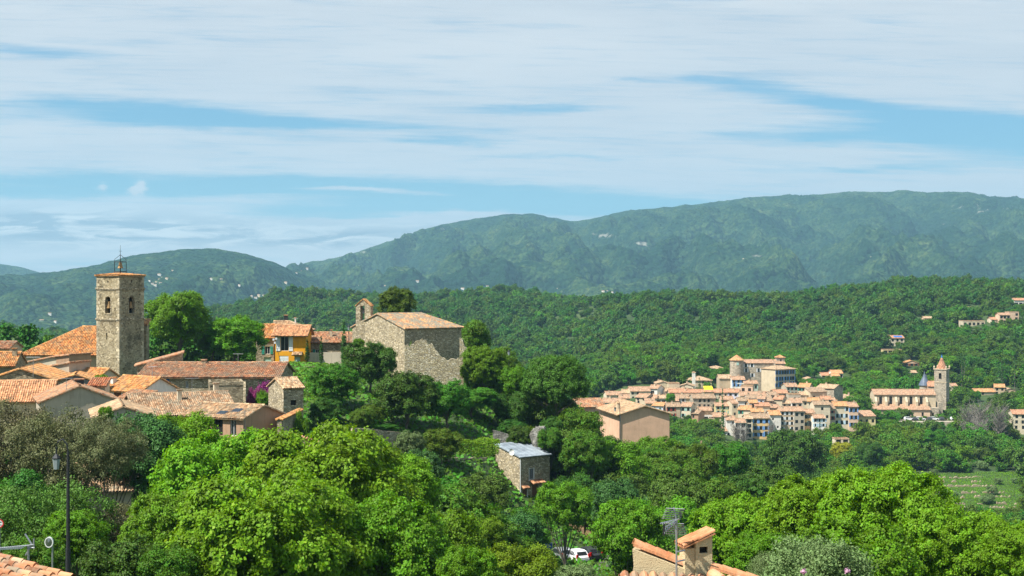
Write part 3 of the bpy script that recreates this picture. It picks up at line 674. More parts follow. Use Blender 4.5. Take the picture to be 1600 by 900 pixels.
def put_windows(root, O, U, N, rz, ops, hero, reveal=.2):
    for o in ops:
        u, z, w_, h_ = o[:4]; kind = o[5] if len(o) > 5 else 'w'; col = o[6] if len(o) > 6 else None; O_, U_, N_ = Vector(O), Vector(U), Vector(N)
        c = O_+U_*u-N_*reveal+Vector((0,0,z)); nm = {'door':'door','garage':'garage_door'}.get(kind, 'window')
        me = pane_mesh(w_, h_, hero, kind)
        q = add(nm, me, root, c, rz)
        if kind == 'door' and col:
            q.material_slots[1].link = 'OBJECT'; q.material_slots[1].material = SH[col]
        elif col:
            cl = kind == 'shut'
            for s in (-1, 1):
                so = Vector((s*(w_*.25 if cl else w_*.78), -reveal-.02 if not cl else -reveal+.08, 0))
                sm = shutter_mesh(round(w_*.5-.01, 3), h_, col); add('shutter', sm, q, so)
def house(label, px0, px1, pyb, pye, d, th=0.0, D=8.0, roof='gu', pitch=.30, wall='cream', rm=None, ops=(), grid=None, opsR=(), opsL=(), corr=False, hero=False, oh=.35, chim=(), found=2.5,
          name='village_house', cat='house', group=None, origin='L', L=None, seed=0, reveal=.2, depth_base=None, roofname='roof'):
    """px0..px1 the facade seen from the camera; origin corner at distance d; th turns the facade"""
    t = R(th); c_, s_ = math.cos(t), math.sin(t)
    # solve the facade length from its two picture columns
    if origin == 'L':
        x0, y0 = X(px0, d), d; k = (px1-800)/F; Lf = (k*y0-x0)/(c_-k*s_) if L is None else L
    else:
        x1, y1 = X(px1, d), d; k = (px0-800)/F; Lf = (x1-k*y1)/(c_-k*s_) if L is None else L; x0, y0 = x1-Lf*c_, y1-Lf*s_
    dref = d
    ze, zb = Z(pye, dref), Z(pyb, dref); H = max(1.5, ze-zb); L = Lf
    root = add(name, None, None, (x0, y0, zb), t, label, cat, group)
    FOOT.append((x0+c_*L/2-s_*D/2, y0+s_*L/2+c_*D/2, max(L, D)*.6))
    wm = W_[wall] if isinstance(wall, str) else wall
    rg = random.Random(seed*7+int(px0)); ops = [list(o) for o in ops]
    if grid:
        nc, nr, ww, wh, kind, col, skip = (list(grid)+[0])[:7]
        for i in range(nc):
            for j in range(nr):
                if rg.random() < skip: continue
                sh = H/nr; ops.append([L*(i+.5)/nc+rg.uniform(-.15,.15), j*sh+(sh-wh)*.45, ww, wh*(1.35 if j == 0 and nr > 1 and rg.random() < .3 else 1), 0, kind, col if not isinstance(col, (list, tuple)) else rg.choice(col)])
    ops = [o+[0]*(5-len(o)) if len(o) < 5 else o for o in ops]; opsR = [list(o)+[0]*(5-len(o)) if len(o) < 5 else list(o) for o in opsR]; opsL = [list(o)+[0]*(5-len(o)) if len(o) < 5 else list(o) for o in opsL]
    m = MB()
    wall_face(m, (0,0,0), (1,0,0), (0,-1,0), L, -found, H, ops, reveal); wall_face(m, (L,0,0), (0,1,0), (1,0,0), D, -found, H, opsR, reveal)
    wall_face(m, (0,D,0), (0,-1,0), (-1,0,0), D, -found, H, opsL, reveal); wall_face(m, (L,D,0), (-1,0,0), (0,1,0), L, -found, H, [], reveal)
    g = pitch
    if roof and (roof == 'gu' or roof[:4] == 'hipr'):
        m.face([(0,D,H),(0,0,H),(0,D/2,H+g*D/2)]);
        if roof == 'gu': m.face([(L,0,H),(L,D,H),(L,D/2,H+g*D/2)])
    if roof == 'hipl': m.face([(L,0,H),(L,D,H),(L,D/2,H+g*D/2)])
    if roof == 'gv': m.face([(0,0,H),(L,0,H),(L/2,0,H+g*L/2)]); m.face([(L,D,H),(0,D,H),(L/2,D,H+g*L/2)])
    if roof == 'mono': m.face([(0,D,H),(0,0,H),(0,D,H+g*D)]); m.face([(L,0,H),(L,D,H),(L,D,H+g*D)]); m.face([(L,D,H),(0,D,H),(0,D,H+g*D),(L,D,H+g*D)])
    if roof == 'monol': m.face([(0,0,H),(L,0,H),(L,0,H+g*L)]); m.face([(L,D,H),(0,D,H),(L,D,H+g*L)]); m.face([(L,0,H),(L,D,H),(L,D,H+g*L),(L,0,H+g*L)])
    add('wall', m.mesh('wall', wm), root)
    put_windows(root, (0,0,0), (1,0,0), (0,-1,0), 0, ops, hero, reveal); put_windows(root, (L,0,0), (0,1,0), (1,0,0), math.pi/2, opsR, hero, reveal)
    put_windows(root, (0,D,0), (0,-1,0), (-1,0,0), -math.pi/2, opsL, hero, reveal)
    ro = None
    if roof: ro = add(roofname, roof_mb(roof, L, D, H, pitch, oh, corr).mesh('roof', rm or (F_wea)), root)
    for q in chim:
        u, v, hh = q[0]*L, q[1]*D, q[2]; zz = H+(g*min(v, D-v) if roof in ('gu','hip','hipr','hipl') else g*min(u, L-u) if roof == 'gv' else g*v if roof == 'mono' else 0)
        sz = q[3] if len(q) > 3 else .3; mm = MB(); mm.box(u-sz, v-sz, zz-.4, u+sz, v+sz, zz+hh); mm.box(u-sz-.08, v-sz-.08, zz+hh+.001, u+sz+.08, v+sz+.08, zz+hh+.12, 1)
        add('chimney', mm.mesh('chimney', [q[4] if len(q) > 4 else W_['sand'], rm or F_red]), ro or root)
    root['L'] = L; root['H'] = H; root['D'] = D
    return root
# ---------------------------------------------------------------- hilltop village on the left (130-240 m)
M_quoin = rubble('stone_quoin', [(.40,.33,.21),(.50,.43,.30),(.34,.28,.18)], (1.6,1.6,2.2), (.40,.34,.23), .4, (.09,.075,.045))
# bell tower
def bell_tower():
    d = 200; s = 4.6; x, zt, zb = X(186.5, d), Z(431, d), -14.5
    root = add('bell_tower', None, None, (x, d, zb), R(58), 'tall square weathered stone bell tower with an iron bell cage on top', 'tower'); H = zt-zb
    FOOT.append((x, d+3, 4))
    z2, z1 = Z(500, d)-zb, Z(452, d)-zb
    m = MB(); za, hh = Z(489.5, d)-zb, (489.5-463)/F*d
    for k, (O, U, N) in enumerate((((0,0,0),(1,0,0),(0,-1,0)), ((s,0,0),(0,1,0),(1,0,0)), ((s,s,0),(-1,0,0),(0,1,0)), ((0,s,0),(0,-1,0),(-1,0,0)))):
        ops = [(s/2, za, 1.05, hh, 1)]
        if k == 3: ops += [(s*.45, Z(531.5,d)-zb, .22, 1.0, 0), (s*.5, z1+(H-z1)*.45, .22, .4, 0)]
        if k == 0: ops += [(s*.5, z1+(H-z1)*.5, .3, .4, 0)]
        wall_face(m, O, U, N, s, -3, H, ops, .55)
    w_o = add('wall', m.mesh('wall', M_tower), root)
    m = MB(); m.box(.6,.6,z2-1,s-.6,s-.6,H-1); add('belfry_shade_fill', m.mesh('belfry_shade_fill', M_dark), root)  # near-black box added inside, standing in for the shade behind the arches
    for z, e, t in ((z2, .14, .22), (z1, .14, .22), (H-.08, .16, .16)):
        m = MB(); m.box(-e,-e,z,s+e,s+e,z+t); m.box(-e*.5,-e*.5,z-t*.7,s+e*.5,s+e*.5,z-.002); add('cornice', m.mesh('cornice', M_stone_lt), root)
    m = MB()
    for i in (0, 1):
        for a0 in ((-.62,-.5),(.5,.62)): 
            m = MB()
            if i == 0: m.box(s/2+a0[0]*1.1, -.05, za-.05, s/2+a0[1]*1.1, .1, za+hh-.5)
            else: m.box(-.05, s/2+a0[0]*1.1, za-.05, .1, s/2+a0[1]*1.1, za+hh-.5)
            add('stone_jamb', m.mesh('stone_jamb', M_stone_lt), root)
    for b4 in ((s/2-.75,-.06,za-.2,s/2+.75,.05,za-.051), (-.06,s/2-.75,za-.2,.05,s/2+.75,za-.051)): m = MB(); m.box(*b4); add('stone_sill', m.mesh('stone_sill', M_stone_lt), root)
    m = MB(); z = -2.0; i = 0
    while z < H-.4:
        h_ = .34+.08*((i*7) % 3); a, b_ = (.62,.34) if i % 2 else (.34,.62)
        m.box(-.025,-.025,z,a,.1,z+h_-.02); m.box(-.024,.101,z,.1,b_,z+h_-.02); m.box(s-a,-.024,z,s+.024,.1,z+h_-.02); m.box(-.024,s-b_,z,.1,s+.024,z+h_-.02); z += h_; i += 1
    add('quoins', m.mesh('quoins', M_quoin), root)
    for (bx, by) in ((s/2,-.0+.25),(.25,s/2),(s-.25,s/2)):
        b = MB(); b.lathe((bx,by,za+.7), [(.05,.95),(.16,.9),(.2,.6),(.27,.3),(.36,0),(.30,0)], 12); add('bell', b.mesh('bell', M_bronze, True), root)
    add('roof', roof_mb('pyr', s, s, H+.08, .13, .22, True).mesh('roof', T_org), root)
    # iron cage with bell
    zc = H+.45; c = s/2; a = .85/2*1.0; m = MB(); rr = .045; z0, z3 = zc, Z(408.5, d)-zb
    cage = []
    for (dx_, dy_) in ((-1,-1),(1,-1),(1,1),(-1,1)): m.tube([(c+dx_*a*1.35, c+dy_*a*1.35, H+.1), (c+dx_*a*1.35, c+dy_*a*1.35, z3)], rr, 5)
    for z in (Z(424,d)-zb, z3):
        for (p, q) in (((-1,-1),(1,-1)),((1,-1),(1,1)),((1,1),(-1,1)),((-1,1),(-1,-1))): m.tube([(c+p[0]*a*1.35,c+p[1]*a*1.35,z),(c+q[0]*a*1.35,c+q[1]*a*1.35,z)], rr*1.2, 5)
        m.tube([(c-a*1.35,c-a*1.35,z),(c+a*1.35,c+a*1.35,z)], rr, 5)
    ap = Z(397, d)-zb
    for (dx_, dy_) in ((-1,-1),(1,-1),(1,1),(-1,1)): m.tube([(c+dx_*a*1.35,c+dy_*a*1.35,z3),(c+dx_*a*1.3,c+dy_*a*1.3,z3+.35),(c+dx_*a*.5,c+dy_*a*.5,z3+.75),(c,c,ap)], rr*.7, 5)
    m.tube([(c,c,H+.3),(c,c,ap)], rr*1.1, 5); m.tube([(c,c,ap),(c,c,Z(382,d)-zb)], [.035,.015], 5); m.tube([(c-.25,c,ap+.5),(c+.25,c,ap+.5)], .02, 4)
    cg = add('bell_cage', m.mesh('bell_cage', M_iron), root)
    b = MB(); b.lathe((c,c,Z(418.5,d)-zb), [(.06,.85),(.20,.8),(.24,.55),(.31,.25),(.42,0),(.36,0)], 14); add('bell', b.mesh('bell', M_bronze, True), cg)
bell_tower()
# long orange-roofed church barn beside the tower
house('long stone hall with an orange tiled roof left of the bell tower', 38, 152, 604, 551.5, 206, 0, 13, 'hipl', .56, 'lime', T_org, corr=True, oh=.7, name='church_hall', cat='hall',
      ops=[(3.6,0.9,1.5,2.6,0,'hole')], hero=True)
house('small lean-to with brown shaded gable against the stone hall', 88, 108, 582, 557, 196, -22, 4.6, 'monol', .12, 'brown', T_wea, corr=True, found=4, name='stone_outhouse', cat='outbuilding')
house('pale lean-to wall with sloping tile cap under the hall eave', 46, 88, 582, 569, 197, -8, 3, 'monol', .20, 'cream', T_wea, corr=True, found=4, name='lean_to', cat='outbuilding')
house('low grey hut with short pink tiled roof behind the stone gable', 69, 108, 592, 581, 183, -18, 4.5, 'monol', .17, 'grey', T_wea, corr=True, found=4, name='low_hut', cat='outbuilding')
house('house with an orange roof slope cut by the left edge, higher one', -60, 22, 590, 574, 186, 8, 8, 'gu', .40, M_stone, T_org, corr=True, chim=((.93,.35,1.0,.28,M_stone),), found=4)
house('flat orange roofed shed at the left edge beside the hall', -40, 14, 560, 556, 215, 0, 6, 'gu', .3, 'lime', T_wea, corr=True, found=5, name='tiled_shed', cat='shed')
house('rough stone house with its wide gable towards us at the left edge', -22, 86, 618, 594, 168, 6, 10, 'gv', .34, M_stone, T_org, corr=True, hero=True, ops=[(1.7,.2,.7,1.0,0,'w')], found=5)
house('low house with a smooth new orange roof slope, at the left edge', -40, 80, 650, 632, 152, 12, 9, 'gu', .42, 'lime', T_smo, corr=True, found=5)
house('house with a pale weathered roof and long grey rendered gable', 64, 184, 668, 628, 146, 22, 9, 'gv', .40, 'grey', T_wea, corr=True, chim=((.55,.55,.5,.45,M_iron),), found=6)
house('small house with green-grey gable and orange roof under the bell tower', 96, 140, 612, 603, 176, 14, 8, 'gv', .36, 'dgrey', T_org, corr=True, found=5)
house('orange roof end at the foot of the bell tower', 112, 147, 612, 601, 183, -24, 5.5, 'gu', .5, 'lime', T_org, corr=True, found=5, name='tiled_annex', cat='outbuilding')
h_ = house('cream house with a brown plank shutter and rough stone gable', 164, 219, 634, 612, 165, -38, 5.6, 'gu', .52, 'white', T_org, corr=True, hero=True, origin='R', found=5,
      ops=[(2.4,.15,1.35,1.35,0,'shut','brown')], opsR=[(1.6,.1,.9,1.2,0,'shut','brown')], chim=((.02,.2,.7,.25,W_['white']),))
house('small pink tiled lean-to in front of the cream house', 184, 219, 645, 632, 160, -30, 2.4, 'mono', .3, 'lime', T_wea, corr=True, origin='R', found=5, name='lean_to', cat='outbuilding')
house('red tiled terrace roof between the grey gable and the cream house', 138, 164, 624, 619, 160, 6, 3, 'mono', .22, 'lime', T_red, corr=True, found=6, name='tiled_annex', cat='outbuilding')
house('stone house with blue shutters under a long mottled red roof', 216, 436, 607, 589.5, 184, 0.5, 12.5, 'gu', .24, M_stone_lt, T_wea, corr=True, hero=True, oh=.5, found=3,
      ops=[(3.2,.0,.8,1.25,0,'w','dblue'),(6.3,.1,.35,.9,0,'w'),(12.1,.0,.9,1.2,0,'w','dblue'),(16.4,-.1,.8,1.0,0,'hole')], chim=((.40,.47,.45,.3,M_stone),), name='long_house')
# gabled wall block left of the long house
house('narrow stone building with a rising tile-capped wall beside the tower', 214, 285, 596, 571, 190, 12, 5, 'monol', .27, M_stone_lt, T_wea, corr=True, found=4, name='stone_barn', cat='barn')
house('small tiled roof stub right behind the bell tower', 220, 229, 530, 507, 206, 0, 1.6, 'mono', .4, M_tower, T_org, corr=True, found=12, name='stair_turret', cat='building')
# big brown tiled roofs in the centre
house('big house whose broad brown mottled roof carries two pale chimneys', 214, 372, 672, 652, 152, 24, 11.5, 'gu', .33, M_stone, T_brn, corr=True, found=6, chim=((.48,.33,1.1,.24,W_['cream']),(.92,.62,1.3,.28,W_['cream'])), name='long_house')
h_ = house('house with a plain brown gable and tan roof with skylights', 380, 442, 682, 654, 150, 64, 8.2, 'gv', .31, 'brown', T_tan, corr=True, hero=True, found=6, opsL=[(6.9,.0,.8,1.8,0,'w'),(4.9,0,1.3,1.8,0,'hole'),(2.7,0,1.3,1.8,0,'hole')])
L_, H_, D_ = h_['L'], h_['H'], h_['D']
for (fu, fv) in ((.24,.25),(.13,.42)):
    m = MB(); u = L_*fu; z = H_+.31*u+.16; m.box(-.35,-.45,0,.35,.45,.06); m.box(-.42,-.52,-.02,.42,.52,.02,1)
    o = add('skylight', m.mesh('skylight', [M_glass, M_slate]), h_, (u, D_*fv, z)); o.rotation_euler = (0, -math.atan(.31), 0)
m = MB(); m.tube([(L_*.03,-.08,-3),(L_*.03,-.08,H_+.9)], .03, 6); m.tube([(L_*.03-.4,-.08,H_+.7),(L_*.03+.4,-.08,H_+.7)], .02, 5); add('tv_mast', m.mesh('tv_mast', M_metal), h_)
house('flat-roofed grey stone block behind the broad brown roof', 328, 380, 622, 606, 172, 14, 5, 'flat', .1, M_stone, M_stone, found=4, name='stone_block', cat='building', chim=((.25,.3,.5,.2,W_['cream']),(.42,.3,.4,.2,W_['grey'])))
house('little stone hut with a tiled roof above the bougainvillea', 443, 474, 641, 606, 170, 33, 4.5, 'gu', .45, M_stone_lt, T_tan, corr=True, hero=True, found=4, oh=.3, ops=[(1.3,.55,.75,.6,0,'hole')], name='stone_hut', cat='hut')
house('grey gabled house front with a bleached pink roof among the oaks', 148, 238, 690, 652, 134, 18, 9, 'gv', .36, 'grey', T_tan, corr=True, found=6)
house('pale house mostly hidden behind the brown oaks', 108, 205, 800, 773, 108, 20, 8, 'gu', .40, 'lime', T_tan, corr=True, found=5, chim=((.93,.35,1.3,.25,W_['lime']),))
# orange house group
oh_ = house('bright orange two storey house with white shutters', 429, 478, 574, 522.5, 235, 0, 6.5, 'gu', .42, 'orange', T_smo, corr=True, hero=True, oh=.75, found=2,
      ops=[(1.65,2.7,1.35,2.5,0,'w','white'),(1.55,.0,1.5,1.9,0,'shut','white'),(3.75,.0,.95,1.75,0,'door','pale')])
m = MB(); slab(m, (2.95,-.95,2.05),(4.65,-.95,2.05),(4.65,0,2.55),(2.95,0,2.55), True); add('door_canopy', m.mesh('door_canopy', T_tan), oh_)
house('grey stone house with green shutters left of the orange house', 400, 428, 574, 528, 237, 0, 6, 'mono', .35, M_stone, T_org, corr=True, hero=True, found=2, ops=[(1.9,2.2,.9,1.3,0,'w','green'),(1.9,.0,1.2,1.7,0,'door','lgreen')])
house('house behind the orange one with a pale tan hipped roof', 424, 480, 560, 516, 246, 0, 7, 'hipr', .42, 'cream', T_tan, corr=True, found=2, chim=((.30,.6,1.3,.28,M_iron),(.60,.4,.9,.12,W_['white'])))
house('low stone house with a green shutter right of the orange house', 479, 552, 573, 534, 241, 0, 7, 'gu', .42, M_stone, T_wea, corr=True, hero=True, found=2, oh=.5, ops=[(1.9,1.9,.8,1.05,0,'w','green')], chim=((.50,.25,1.2,.2,W_['sand']),))
# chapel
def chapel():
    r = house('old stone chapel with an orange tiled roof and steep shaded side', 632, 721, 604, 513.5, 212, 42, 13.3, 'hipr:2.6', .317, M_stone_lt, T_chap, corr=True, oh=.28, found=3, name='chapel', cat='chapel')
    L, H, D = r['L'], r['H'], r['D']
    m = MB(); m.tube([(L*.55,-.08,.5),(L*.55,-.08,H)], .05, 5)
    # bellcote on the gable wall
    bx, d = X(556, 219.8), 219.8; w_ = (581-556)/F*d; zb = Z(512, d); m = MB(); ze, za = Z(477.5, d)-zb, Z(467, d)-zb; T = 1.0
    ops = [(w_*.45, Z(501,d)-zb, w_*.30, (501-475)/F*d, 1)]
    wall_face(m, (0,0,0), (1,0,0), (0,-1,0), w_, -4.5, ze, ops, T); 
    o = ops[0]; m.face([(0,T,-4.5),(o[0]-o[2]/2,T,-2),(o[0]-o[2]/2,T,ze),(0,T,ze)]); m.face([(o[0]+o[2]/2,T,-2),(w_,T,-2),(w_,T,ze),(o[0]+o[2]/2,T,ze)]); m.face([(o[0]-o[2]/2,T,-2),(o[0]+o[2]/2,T,-2),(o[0]+o[2]/2,T,o[1]),(o[0]-o[2]/2,T,o[1])])
    m.face([(0,0,-2),(0,T,-2),(0,T,ze),(0,0,ze)]); m.face([(w_,0,-2),(w_,T,-2),(w_,T,ze),(w_,0,ze)])
    m.face([(0,0,ze),(w_,0,ze),(w_/2,0,za)]); m.face([(0,T,ze),(w_,T,ze),(w_/2,T,za)])
    Mi = r.matrix_basis.inverted(); th = -18
    bo = add('bellcote', m.mesh('bellcote', M_stone_lt), r, Mi @ Vector((bx, d, zb)), R(th-42))
    m = MB(); slab(m, (-.12,T+.1,ze),(-.12,-.1,ze),(w_/2,-.1,za+.06),(w_/2,T+.1,za+.06), False, .1); slab(m, (w_+.12,-.1,ze),(w_+.12,T+.1,ze),(w_/2,T+.1,za+.06),(w_/2,-.1,za+.06), False, .1)
    add('bellcote_cap', m.mesh('bellcote_cap', T_org), bo)
    b = MB(); b.lathe((o[0], T/2, Z(489,d)-zb), [(.04,.6),(.16,.55),(.2,.3),(.3,0)], 12); b.tube([(o[0]-o[2]/2,T/2,Z(489,d)-zb+.7),(o[0]+o[2]/2,T/2,Z(489,d)-zb+.7)], .05, 6); add('bell', b.mesh('bell', M_iron, True), bo)
    return r
chapel()
def ruin(label, pts, base, px0, d, th=0, T=.9, mat=None, name='ruined_wall'):
    """pts: photo columns/rows of the broken top edge"""
    x0 = X(px0, d); zb = Z(base, d); s = math.cos(R(th))
    top = []
    rr = random.Random(8)
    for (a, b_), (c, e) in zip(pts, pts[1:]):
        n = max(1, int(abs(c-a)/1.9))
        for i in range(n): top.append((a+(c-a)*i/n, b_+(e-b_)*i/n+rr.choice([-2.2,-1.0,0,.8,1.6])+rr.uniform(-.6,.6)))
    top.append(pts[-1]); P = []
    for a, b_ in top: u = (X(a, d)-x0)/s; P.append((u, Z(b_, d)-zb))
    m = MB()
    for (a, b_), (c, e) in zip(P, P[1:]):
        m.face([(a,0,-3),(c,0,-3),(c,0,e),(a,0,b_)]); m.face([(c,T,-3),(a,T,-3),(a,T,b_),(c,T,e)]); m.face([(a,0,b_),(c,0,e),(c,T,e),(a,T,b_)])
    m.face([(P[0][0],0,-3),(P[0][0],T,-3),(P[0][0],T,P[0][1]),(P[0][0],0,P[0][1])]); m.face([(P[-1][0],0,-3),(P[-1][0],T,-3),(P[-1][0],T,P[-1][1]),(P[-1][0],0,P[-1][1])])
    return add(name, m.mesh(name, mat or M_ruin), None, (x0, d, zb), R(th), label, 'wall')
ruin('broken rampart wall of pale stones in front of the chapel', [(632,540),(640,541),(650,533),(658,530.5),(668,535),(678,541),(683,549),(690,558),(698,562),(708,561),(718,562)], 604, 632, 205, 3)
ruin('crumbling end of masonry at the right corner of the chapel', [(718,528),(722,532),(726,541),(731,549),(732,560),(729,567)], 604, 718, 211, 0, 2.2, name='masonry_stub')
def low_wall(label, px0, px1, pt, pb, d, d2=None, mat=None, cap=None, T=.5, name='stone_wall', pt2=None):
    d2 = d2 or d; a = Vector((X(px0,d), d)); b_ = Vector((X(px1,d2), d2)); L = (b_-a).length; th = math.atan2(b_.y-a.y, b_.x-a.x); zb = Z(pb, d); z1 = Z(pt, d)-zb; z2 = Z(pt2 or pt, d2)-zb
    m = MB(); n = max(2, int(L/.8)); rr = random.Random(int(px0))
    P = [(L*i/n, z1+(z2-z1)*i/n+rr.uniform(-.06,.06)) for i in range(n+1)]; m.prism([(0,-3),(L,-3)]+P[::-1], 0, T)
    root = add(name, m.mesh(name, mat or M_stone_lt), None, (a.x, a.y, zb), th, label, 'wall')
    if cap:
        m = MB(); slab(m, (-.1,-.15,z1+.02),(L+.1,-.15,z2+.02),(L+.1,T/2,z2+.2),(-.1,T/2,z1+.2), True); slab(m, (L+.1,T+.15,z2+.02),(-.1,T+.15,z1+.02),(-.1,T/2,z1+.2),(L+.1,T/2,z2+.2), True)
        add('tile_cap', m.mesh('tile_cap', cap), root)
    return root
low_wall('long dry stone retaining wall below the lawn', 384, 448, 596, 622, 183, 190, M_stone_lt)
low_wall('pale rendered garden wall behind the cypresses', 482, 548, 551, 575, 236, 236, stucco('garden_wall', (.55,.47,.36), .5))
low_wall('stone wall with sloping tile cap beside the brown gable', 440, 472, 656, 674, 152, 166, M_stone, T_org, pt2=641)
low_wall('bleached tile-capped wall above the plane trees', 452, 502, 679, 700, 132, 132, W_['pink'], T_wea, pt2=694)
low_wall('pale retaining wall under the clipped hedge terrace', 552, 632, 668, 700, 171, 176, M_stone_lt, pt2=676)
low_wall('rough retaining wall left of the grey roofed house', 700, 762, 716, 748, 174, 182, M_stone_lt, pt2=715)
low_wall('rocky step wall leading to the grey roofed house', 770, 812, 672, 690, 192, 192, M_rock, pt2=684)

low_wall('stone edged lawn border wall near the orange house', 440, 500, 573, 580, 216, 222, M_stone_lt)
# grey roofed stone house
g_ = house('tall narrow stone house with a grey zinc roof among trees', 812, 859, 789, 714, 180, 34, 5.2, 'mono', .26, M_stone, None, roofname='roof', hero=True, oh=.2, found=3,
    ops=[(1.95,3.0,.75,1.45,0,'wf'),(.75,.05,.8,2.0,0,'door','brown'),(2.6,.6,1.0,1.9,0,'door','brown')], opsL=[(3.9,2.7,.6,1.1,0,'w')], reveal=.15) if False else None
def grey_house():
    r = house('tall narrow stone house with a grey zinc roof among trees', 812, 859, 789, 714, 180, 39, 4.9, None, .0, M_stone_lt, None, hero=True, found=3,
        ops=[(1.95,3.05,.75,1.45,0,'wf'),(.80,.05,.85,2.0,0,'door','brown'),(2.55,.3,1.0,2.2,0,'door','brown')], opsL=[(1.3,3.0,.5,1.0,0,'w')], reveal=.15)
    L, H, D = r['L'], r['H'], r['D']; pz = .24; m = MB()
    m.face([(0,D,H),(0,0,H),(0,D,H+pz*D)]); m.face([(L,0,H),(L,D,H),(L,D,H+pz*D)]); m.face([(L,D,H),(0,D,H),(0,D,H+pz*D),(L,D,H+pz*D)]); add('gable_wall', m.mesh('gable_wall', M_stone_lt), r)
    m = MB(); slab(m, (-.15,-.25,H),(L+.2,-.25,H),(L+.2,D+.2,H+pz*(D+.4)),(-.15,D+.2,H+pz*(D+.4)), False, .12)
    for i in range(7): u = -.1+(L+.2)*i/6; m.tube([(u,-.25,H+.03),(u,D+.2,H+pz*(D+.4)+.03)], .03, 4)
    ro = add('roof', m.mesh('roof', M_zinc), r)
    m = MB(); slab(m, (.25,-.55,2.1),(1.35,-.55,2.1),(1.35,0,2.4),(.25,0,2.4), True); add('door_canopy', m.mesh('door_canopy', T_wea), r)
    m = MB(); slab(m, (1.6,-.9,2.62),(3.7,-.9,2.62),(3.7,0,3.0),(1.6,0,3.0), True); add('door_canopy', m.mesh('door_canopy', T_wea), r)
    for a, b_, z, h in ((1.5,2.4,3.0,1.6),(.3,1.3,0,2.15)):
        m = MB(); m.box(a,-.03,z,a+.09,.02,z+h); m.box(b_-.09,-.03,z,b_,.02,z+h); m.box(a+.09,-.03,z+h-.09,b_-.09,.02,z+h); m.box(a-.05,-.06,z-.1,b_+.05,.05,z-.002); add('door_frame' if z == 0 else 'window_frame', m.mesh('window_frame', M_white), r)
    m = MB(); m.tube([(.05,-.08,0),(.05,-.08,H)], .05, 6); add('drainpipe', m.mesh('drainpipe', M_white), r)
    m = MB(); m.box(1.6,-.06,4.58,2.35,-.0,4.68); add('lintel', m.mesh('lintel', T_wea), r)
grey_house()
# pink gabled building
h_ = house('large pink rendered building with a plain gable and tan roof', 968, 1046, 697, 647, 272, 11, 15, 'gv', .30, stucco('render_pinkwall', (.66,.42,.28), .35), T_tan, corr=True, oh=.75, found=5, hero=True, chim=((.12,.35,1.3,.2,W_['sand']),), name='pink_house')
m = MB(); m.tube([(.1,-.12,-2),(.1,-.12,h_['H']-.3)], .07, 6); add('drainpipe', m.mesh('drainpipe', M_metal), h_)
house('pale pink tiled roof showing behind the right-hand round trees', 905, 946, 648, 636, 292, 10, 9, 'gu', .3, 'pink', T_wea, corr=True, found=6)

# rooftop aerials of the hilltop village
def roof_aerial(label, px, pyt, pyb, d, w_, n=6, yaw=0):
    k = d/F; r = add('rooftop_aerial', None, None, (X(px,d), d, Z(pyb,d)), R(yaw), label, 'aerial', 'rooftop aerials of the hilltop village'); H = (pyb-pyt)*k
    m = MB(); m.tube([(0,0,-.6),(0,0,H)], .025, 5); add('mast', m.mesh('mast', M_metal), r)
    m = MB(); m.tube([(-w_/2,0,H-.08),(w_/2,0,H-.08)], .018, 4)
    for i in range(n): x = -w_/2+w_*i/(n-1); m.tube([(x,-.3,H-.08),(x,.3,H-.08)], .012, 4)
    add('boom', m.mesh('boom', M_metal), r)
roof_aerial('thin aerial above the stone gable at the left edge', 52, 557, 582, 168, 1.6); roof_aerial('thin aerial on the grey gabled house', 104, 590, 608, 147, 1.2, yaw=30)
roof_aerial('thin aerial on the ridge of the cream house with brown shutter', 238, 572, 592, 167, 1.0, yaw=60); roof_aerial('thin aerial on the long mottled red roof', 372, 552, 568, 189, 1.3); roof_aerial('thin aerial on the broad brown roof', 300, 590, 610, 156, 1.4, yaw=20)
roof_aerial('thin aerial on the garden side of the orange house roof', 461, 497, 512, 238, 1.0)
